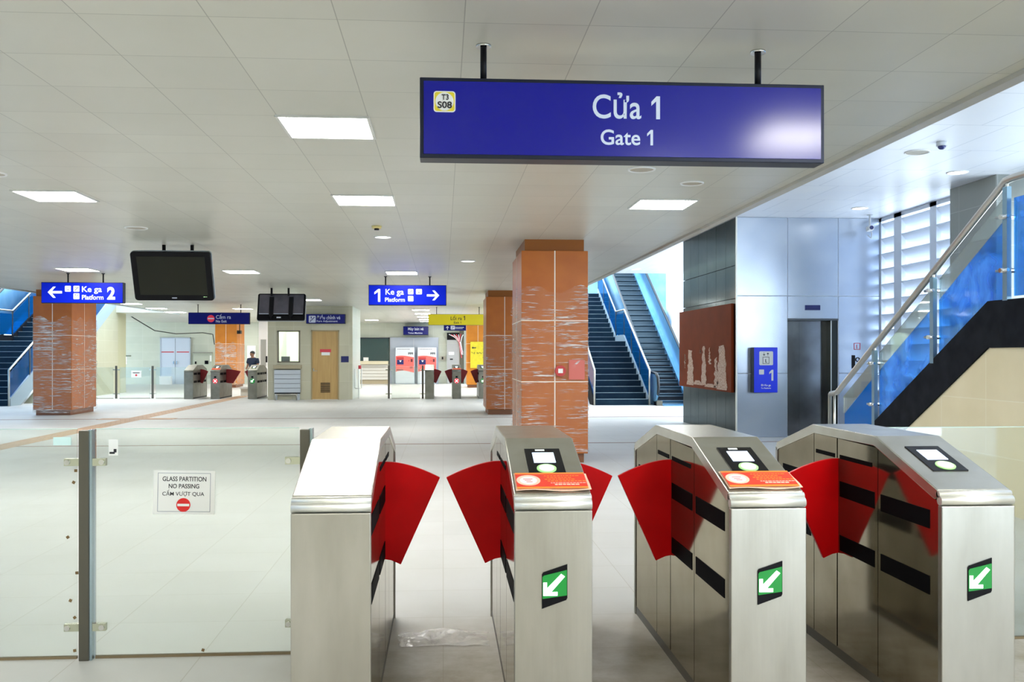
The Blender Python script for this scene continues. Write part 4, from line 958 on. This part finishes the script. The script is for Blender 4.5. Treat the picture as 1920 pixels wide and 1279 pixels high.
# ================================================================== STAIRS AND ESCALATORS (away from the camera)
def stairs(x0, x1, Yb, side, lab):
    rise, n1, n2 = .175, 11, 11; tread = rise / .513
    t = empty('staircase', ((x0 + x1) / 2, Yb, 0), lab, 'staircase', 'dark stairs up to the platforms'); h = (x1 - x0) / 2
    prof = [(0, 0)]; y = z = 0
    def nos(y, z): B(-h + .02, h - .02, y - .008, y + .035, z - .004, z + .006).build('nosing', NOSING, t)
    for i in range(n1): z += rise; prof.append((y, z)); nos(y, z); y += tread; prof.append((y, z))
    zl, yl = z, y; y += 1.5; prof[-1] = (y, z)
    yl2 = y
    for i in range(n2): z += rise; prof.append((y, z)); nos(y, z); y += tread; prof.append((y, z))
    prof[-1] = (y + 2, z); prof += [(y + 2, z - .25), (y, z - .25), (yl2 + .3, zl - .25), (yl, zl - .25), (.4, 0)]
    MB().prism(prof, 'x', -h, h).build('flight', STONE, t)
    sl = .513
    for s in (-1, 1):
        X = s * h
        st = MB().prism([(0, .0), (0, .22), (yl, zl + .22), (yl2, zl + .22), (y, z + .22), (y, z - .32), (yl2, zl - .32), (yl, zl - .32), (.62, 0)], 'x', X, X + s * .07)
        st.build('stringer', NOSING if s == side else SIDING, t)
        def hz(yy): return yy * sl if yy < yl else (zl if yy < yl2 else zl + (yy - yl2) * sl)
        pts = [(X + s * .03, -.02, 0), (X + s * .03, -.02, 1.03), (X + s * .03, .02, 1.06), (X + s * .03, yl, zl + 1.06), (X + s * .03, yl2, zl + 1.06), (X + s * .03, y, z + 1.06)]
        MB().tube(pts, .03, 8).build('handrail', RAILM, t, smooth=True)
        segs = [0.02, 1.3, 2.55, yl, yl2, yl2 + 1.25, yl2 + 2.5, y]
        for a, b in zip(segs[:-1], segs[1:]):
            MB().prism([(a + .03, hz(a) + .24), (b - .03, hz(b) + .24), (b - .03, hz(b) + .95), (a + .03, hz(a) + .95)], 'x', X + s * .025, X + s * .037).build('glass_panel', BLUEFILM3, t)
            B(X + s * .015, X + s * .05, b - .025, b + .025, hz(b), hz(b) + 1.03).build('baluster', POSTM, t)
    return t
stairs(4.45, 6.02, 26.8, 1, 'dark staircase rising away beside the escalator, right of the front pillar')
stairs(-14.7, -12.48, 27.4, 1, 'dark staircase with blue glass at the far left edge, behind the film wrapped pillar')

def escalator(x0, x1, Yb, lab):
    t = empty('escalator', ((x0 + x1) / 2, Yb, 0), lab, 'escalator', 'escalators up to the platforms')
    h = (x1 - x0) / 2; sl = .577; L = 13; sw = h - .17
    prof = []; n = int(L * sl / .2); y = .9; z = .0; e = MB(); rz = .2; tr = rz / sl
    for i in range(n):
        z += rz if i else .1
        sm_ = MB().prism([(y, z - rz), (y + .02, z - .06), (y, z), (y + tr + .03, z), (y + tr + .03, z - rz)], 'x', -sw, sw).build('step', ESCSTEP, t, bevel=.006)
        B(-sw, sw, y - .004, y + .02, z - .004, z + .004).build('step_edge', NOSING, sm_)
        y += tr
    ye = y
    MB().prism([(.2, -.0), (.9, .0), (ye, z - .2), (ye, z - .9), (1.9, 0)], 'x', -h + .02, h - .02).build('truss', SIDING, t)
    B(-sw, sw, -.3, .9, 0, .012).build('comb_plate', ESCST, t)
    def zz(yy): return max(0, (yy - 1.0) * sl)
    for s in (-1, 1):
        X = s * (h - .03)
        body = [(.0, 0), (.0, .12), (.9, .14), (1.2, .3), (ye, zz(ye) + .22), (ye, zz(ye) - .5), (1.9, 0)]
        MB().prism(body, 'x', s * sw, s * h).build('skirt', ESCST, t)
        pan = [(0.05, .12), (-.12, .3), (-.18, .55), (-.08, .80), (.1, .9), (.8, .93), (1.2, 1.06), (ye, zz(ye) + .95), (ye, zz(ye) + .1), (1.2, .16), (.9, .12)]
        MB().prism(pan, 'x', X - .012 - .03 * (s < 0), X + .012 + .03 * (s > 0)).build('balustrade_panel', ESCST, t)
        hr = [(X, .35, .16), (X, .05, .22), (X, -.14, .36), (X, -.2, .55), (X, -.12, .8), (X, .08, .93), (X, .8, .96), (X, 1.2, 1.09), (X, ye, zz(ye) + .98)]
        MB().tube(hr, .042, 10).build('handrail', RUBBER, t, smooth=True)
    B(-h, -h + .17, -.1, .3, 0, .14).build('newel_base', POSTM, t); B(h - .17, h, -.1, .3, 0, .14).build('newel_base', POSTM, t)
    return t
escalator(6.18, 7.5, 26.5, 'bluish steel escalator right of the dark stairs, left of the lift shaft')
escalator(-16.6, -15.2, 27.2, 'blue-tinted escalator beyond the stairs at the far left edge')
hz_ = empty('hazard_mark', (7.68, 30.38, 4.25), 'small black and yellow hazard tag on the white wall right of the escalator', 'hazard mark')
B(0, .1, -.01, 0, 0, .34).build('plate', YELP, hz_)
MB().prism([(0, .05), (.1, .12), (.1, .19), (0, .12)], 'y', -.015, -.01).prism([(0, .2), (.1, .27), (.1, .33), (0, .27)], 'y', -.015, -.01).build('stripe', BLACK, hz_)
pp = empty('pipe_cluster', (8.15, 36.3, 4.9), 'dark blue pipes against the wall at the top of the right escalator', 'pipes')
for i, (x, r) in enumerate(((-.25, .07), (0, .05), (.22, .06))): MB().tube([(x, 0, .0), (x, 0, 2.4), (x - .4, 0, 2.6)], r, 8).build('pipe', mat('pipe_blue', (.02, .16, .3), .4), pp, smooth=True)

# ================================================================== LIFT
LX0, LX1, LY0, LY1 = 5.27, 7.93, 16.3, 20.0
t = empty('lift_shaft', (LX0, LY0, 0), 'stainless steel clad lift shaft with sliding door at right', 'lift'); T = t
dx0, dx1, dz = 6.21 - LX0, 7.15 - LX0, 2.14; WW = LX1 - LX0; D = LY1 - LY0
f = MB(); g = .006
xs = [0, dx0, dx1, WW]; 
def pn(x0, x1, z0, z1): f.box(x0 + g, x1 - g, 0, .03, z0 + g, z1 - g)
pn(0, dx0, 2.55, 3.97); pn(dx0, dx1, 2.55, 3.97); pn(dx1, WW, 2.55, 3.97); pn(0, dx0, 1.15, 2.55); pn(dx1, WW, 1.15, 2.55); pn(dx0, dx1, dz, 2.55); pn(0, dx0, 0, 1.15); pn(dx1, WW, 0, 1.15)
f.build('front_cladding', LIFTST, t, bevel=.003)
j = MB().box(0, dx0 + .0, .012, .04, 0, 3.97).box(dx1, WW, .012, .04, 0, 3.97).box(dx0, dx1, .012, .04, dz, 3.97); j.build('joint_backing', mat('joint_pale', (.75, .8, .88), .4), t)
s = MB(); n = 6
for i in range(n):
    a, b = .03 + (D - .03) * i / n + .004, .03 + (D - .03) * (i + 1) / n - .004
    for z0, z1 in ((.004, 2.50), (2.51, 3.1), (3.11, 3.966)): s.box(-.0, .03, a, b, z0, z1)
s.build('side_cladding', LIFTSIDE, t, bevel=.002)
B(-.012, .012, -.006, .03, 0, 3.97).build('corner_trim', NOSE, t)
B(.04, WW, .4, D, 0, 3.97).build('core', SILV, t)
B(0.03, dx0, .04, .4, 0, 3.97).box(dx1, WW, .04, .4, 0, 3.97).box(dx0, dx1, .04, .4, dz, 3.97).build('core_front', mat('core_grey', (.2, .2, .2), .5), t)
for a, b in ((dx0, (dx0 + dx1) / 2 - .16), ((dx0 + dx1) / 2 - .158, dx1 - .12)): B(a, b, .25, .29, 0, dz).build('door_leaf', mat('lift_door_steel', (.34, .36, .38), .16, .95, noise=(1.5, (.20, .20, .21), .35, .65), bump=(2, .04)), t)
B(dx1 - .12, dx1, .03, .30, 0, dz).build('door_jamb', mat('jamb_black', (.03, .035, .03), .2, .5), t); B(dx0, dx1, .0, .3, dz - .03, dz).build('door_head', mat('head_dark', (.1, .11, .12), .3, .6), t)
B(dx1 - .13, dx1 - .115, .02, .03, 0, dz).build('jamb_edge', NOSE, t)
B(6.53 - LX0, 6.81 - LX0, -.012, 0, 2.295, 2.385).build('floor_display', NAVY, t)
B(7.40 - LX0, 7.46 - LX0, -.012, 0, 1.24, 1.48).build('call_panel', BLACK, t)
MB().tube([(7.51 - LX0 + .035 * math.cos(a), -.01, 1.40 + .035 * math.sin(a)) for a in [2 * PI * q / 16 for q in range(17)]], .008, 6).build('key_switch', BLACK, t)
fi = MB(); 
for a, b, c, d in ((7.44, 7.56, 1.69, 1.70), (7.44, 7.56, 1.58, 1.59), (7.44, 7.45, 1.58, 1.70), (7.55, 7.56, 1.58, 1.70), (7.49, 7.50, 1.60, 1.67)): fi.box(a - LX0, b - LX0, -.006, 0, c, d)
fi.build('warning_label', TAPE_R, t)
# lift sign box
t = empty('lift_sign', (5.745, 16.29, .81), 'blue vertical lift sign with number 1 on the steel lift shaft', 'sign')
B(-.215, .215, -.16, 0, 0, .81).build('casing', ALUM, t, bevel=.006); B(-.212, .212, -.170, -.158, .004, .806).build('sign_face', mat('lift_blue', (.002, .02, .55), .35, emit=(0, .02, .6), es=.25), t)
y_ = -.170
MB().prism(rrect(-.12, .13, .49, .74, .02), 'y', y_ - .004, y_).build('pictogram', PAPER, t)
q = MB(); yy0, yy1 = y_ - .006, y_ - .004
for a, b, c, d in ((-.06, .06, .515, .523), (-.06, .06, .632, .640), (-.06, -.052, .515, .64), (.052, .06, .515, .64)): q.box(a, b, yy0, yy1, c, d)
q.prism([(-.06, .685), (-.035, .66), (-.01, .685)], 'y', yy0, yy1).box(-.038, -.032, yy0, yy1, .68, .72).prism([(.01, .69), (.06, .69), (.035, .715)], 'y', yy0, yy1).box(.032, .038, yy0, yy1, .66, .69).box(-.012, .0, yy0, yy1, .54, .60).box(-.012, .02, yy0, yy1, .54, .55)
q.build('pictogram_mark', INK, t)
MB().prism(rrect(-.125, -.035, .325, .415, .01), 'y', y_ - .004, y_).build('small_pictogram', PAPER, t)
MB().prism([(.1,.215),(.135,.215),(.135,.41),(.105,.41),(.06,.365),(.06,.33),(.1,.36)],'y',y_-.004,y_).build('digit_one',PAPER,t); text('lettering', 'Đi Ke ga', -.09, .09, .105, .155, y_, PAPER, t, .02); text('lettering', 'To Platform', -.09, .09, .07, .095, y_, PAPER, t, .02)
# rust board on side of lift
yb0, yb1 = 16.42, 20.1
t = empty('wall_board', (5.26, 16.42, .80), 'rust red board with scraped cream adhesive on the side of the lift shaft', 'board')
B(-.05, 0, 0, yb1 - yb0, 0, 1.62).build('board', RUST, t, bevel=.004)
def lump(y, z, w, h, seed):
    random.seed(seed); n = 14; L = []; R = []
    for i in range(n + 1):
        f_ = i / n; ww = w * (1 - .55 * f_ ** 1.5) * .5
        L.append((y - ww + .05 * random.uniform(-1, 1), z + h * f_)); R.append((y + ww + .05 * random.uniform(-1, 1), z + h * f_ * (.97 + .06 * random.random())))
    return L + R[::-1]
ad = []
for i, (y, z, w, h) in enumerate(((2.75, .05, .5, .72), (1.75, .08, .3, .78), (1.35, .5, .14, .33), (.92, .06, .22, .58), (.55, .03, .62, .84), (2.2, .07, .7, .09), (1.3, .05, .8, .07), (3.2, .4, .08, .3), (2.0, .72, .07, .06))):
    pts = lump(y, z, w, h, i + 2)
    o = MB().prism([(a, b) for a, b in pts], 'x', -.056, -.05).build('adhesive_smear', ADH, t)
# ================================================================== RIGHT STAIRS (climbing towards the camera)
SX = 5.25; R0 = (11.95, 0.0); R1 = (8.56, 2.01)
t = empty('near_staircase', (SX, 11.95, 0), 'black-sided staircase at right with blue film glass and steel handrail, climbing towards the camera', 'staircase')
def rel(pts): return [(y - 11.95, z) for y, z in pts]
st = [(11.42, .33), (11.05, .60), (8.56, 2.01), (1.0, 2.0), (1.0, 1.57), (8.56, 1.56), (10.15, .65), (11.32, 0), (11.95, 0)]
MB().prism(rel(st), 'x', -.02, .06).build('stringer', SIDING, t)
# steps
pr = [(0, 0)]; y = 0.0; z = 0.0; nst = 12; rz = 2.0 / nst; tr = 3.3 / nst
for i in range(nst): z += rz; pr.append((y, z)); y -= tr; pr.append((y, z))
pr[-1] = (-10.95, z); pr += [(-10.95, z - .25), (-3.3, z - .25), (-.4, 0)]
MB().prism(pr, 'x', .06, 2.3).build('flight', STONE, t)
hx = -.0
hr = [(hx, 12.24 - 11.95, .0), (hx, 12.24 - 11.95, .93), (hx, 12.20 - 11.95, .96), (hx, 12.0 - 11.95, .99), (hx, 8.42 - 11.95, 3.05), (hx, 8.31 - 11.95, 3.12), (hx, 8.2 - 11.95, 3.13), (hx, 1.0 - 11.95, 3.13)]
MB().tube(hr[2:], .036, 12).build('handrail', RAILM, t, smooth=True)
MB().tube([(hx, .29, 0), (hx, .29, .96), (hx, .25, .965)], .022, 10).tube([(hx, .14, 0), (hx, .14, .97)], .018, 8).build('end_post', RAILM, t, smooth=True)
def zr(y): return .99 + (12.0 - y) * (3.05 - .99) / (12 - 8.42) if y > 8.35 else 3.12
def zs(y): return .33 + (11.42 - y) * (1.68 / 2.86) if y > 8.56 else 2.01
PP = [aX(1640, 700, SX)[0], aX(1750, 600, SX)[0], aX(1888, 450, SX)[0]]
for y in PP + [6.2, 4.0]:
    B(-.022, .022, y - 11.95 - .035, y - 11.95 + .035, zs(y) - .01, zr(y) - .06).build('baluster', mat('baluster_bluegrey', (.22, .34, .42), .35, .6), t)
    MB().tube([(0, y - 11.95, zr(y) - .08), (0, y - 11.95, zr(y))], .015, 8).build('bracket', RAILM, t)
    for dz_ in (.25, .75):
        MB().cyl((-.07, y - 11.95, zs(y) + dz_ + .02), .022, .14, 'x').tube([(-.045, y - 11.95 - .09, zs(y) + dz_ + .02), (-.045, y - 11.95 + .09, zs(y) + dz_ + .02)], .016, 8).build('clamp', CHROME, t, smooth=True)
ed = [11.95] + PP + [6.2, 4.0]
for i, (a, b) in enumerate(zip(ed[:-1], ed[1:])):
    a_, b_ = a - .06, b + .06
    if i == 0: pts = [(a_ - .05, .06), (b_, zs(b_) + .0), (b_, zr(b_) - .34), (a_ - .05, zr(a_) - .34)]
    else: pts = [(a_, zs(a_) + .02), (b_, zs(b_) + .02), (b_, zr(b_) - .34), (a_, zr(a_) - .34)]
    if i == 3: pts = [(a_, 2.04), (b_, 2.04), (b_, 2.95), (a_, 2.95)]
    if i == 4: pts = [(a_, 2.04), (b_, 2.04), (b_, 2.95), (a_, 2.95)]
    MB().prism(rel(pts), 'x', .03, .042).build('glass_panel', BLUEFILM if i == 0 else BLUEFILM2, t)
    pts2 = [(p[0], p[1]) for p in pts]
    if i in (0, 1, 2):
        lo = [(a_, zr(a_) - .335), (b_, zr(b_) - .335), (b_, zr(b_) - .12), (a_, zr(a_) - .12)]
        MB().prism(rel(lo), 'x', .03, .042).build('clear_top_glass', WINGL, t)
# side wall under the stairs
struct('wall_stair', MB().prism([(.9, 0), (11.32, 0), (10.15, .65), (8.56, 1.56), (.9, 1.57)], 'x', SX + .0, SX + .15), WALL_C)

# ================================================================== LOUVRED WALL
t = empty('louvre_screen', (7.95, 12.9, 0), 'white louvred screen of angled blades letting daylight in behind the right stairs', 'louvre screen')
for (y, w) in ((aX(1652, 500, 7.95)[0] - 12.9, .05), (15.65 - 12.9, .13), (14.48 - 12.9, .10), (13.45 - 12.9, .05)): B(-.02, .06, y - w, y + w, .55, 3.97).build('mullion', LOUV, t)
z = .6; i = 0
while z < 3.8:
    bl = MB().prism([(-.02, .225), (.20, -.03), (.215, -.02), (-.005, .245)], 'y', .4, 7.4); bl.v = [(v[0] + .0, v[1], v[2] + z) for v in bl.v]
    bl.build('blade', LOUV, t); z += .275; i += 1
B(-.02, .08, .4, 7.4, 3.90, 3.97).build('head_rail', LOUV, t)
# bullet CCTV
t = empty('security_camera', (7.55, 15.9, 3.97), 'white bullet security camera hanging from the high ceiling at the lift shaft corner', 'camera')
MB().cyl((0, 0, -.012), .05, .012).tube([(0, 0, 0), (0, 0, -.22)], .018, 8).tube([(0, 0, -.22), (.05, .03, -.32), (.02, 0, -.42), (-.04, 0, -.36)], .012, 8).build('bracket', CAMB, t, smooth=True)
MB().box(-.045, .045, -.14, .12, -.285, -.205).xf(Matrix.Rotation(-.25, 4, 'Z')).build('housing', WHITE, t, bevel=.01); MB().cyl((0, -.155, -.245), .034, .02, 'y').xf(Matrix.Rotation(-.25, 4, 'Z')).build('lens', LENS, t)
# small camera on far pillar
t = empty('security_camera', (-9.05, 41.8, 2.55), 'tiny dark camera beside the far orange pillar under the no exit sign', 'camera')
B(-.08, .08, -.2, .1, -.15, .0).build('housing', BLACK, t, bevel=.01); MB().tube([(0, 0, 0), (0, 0, .53)], .02, 8).build('bracket', BLACK, t)
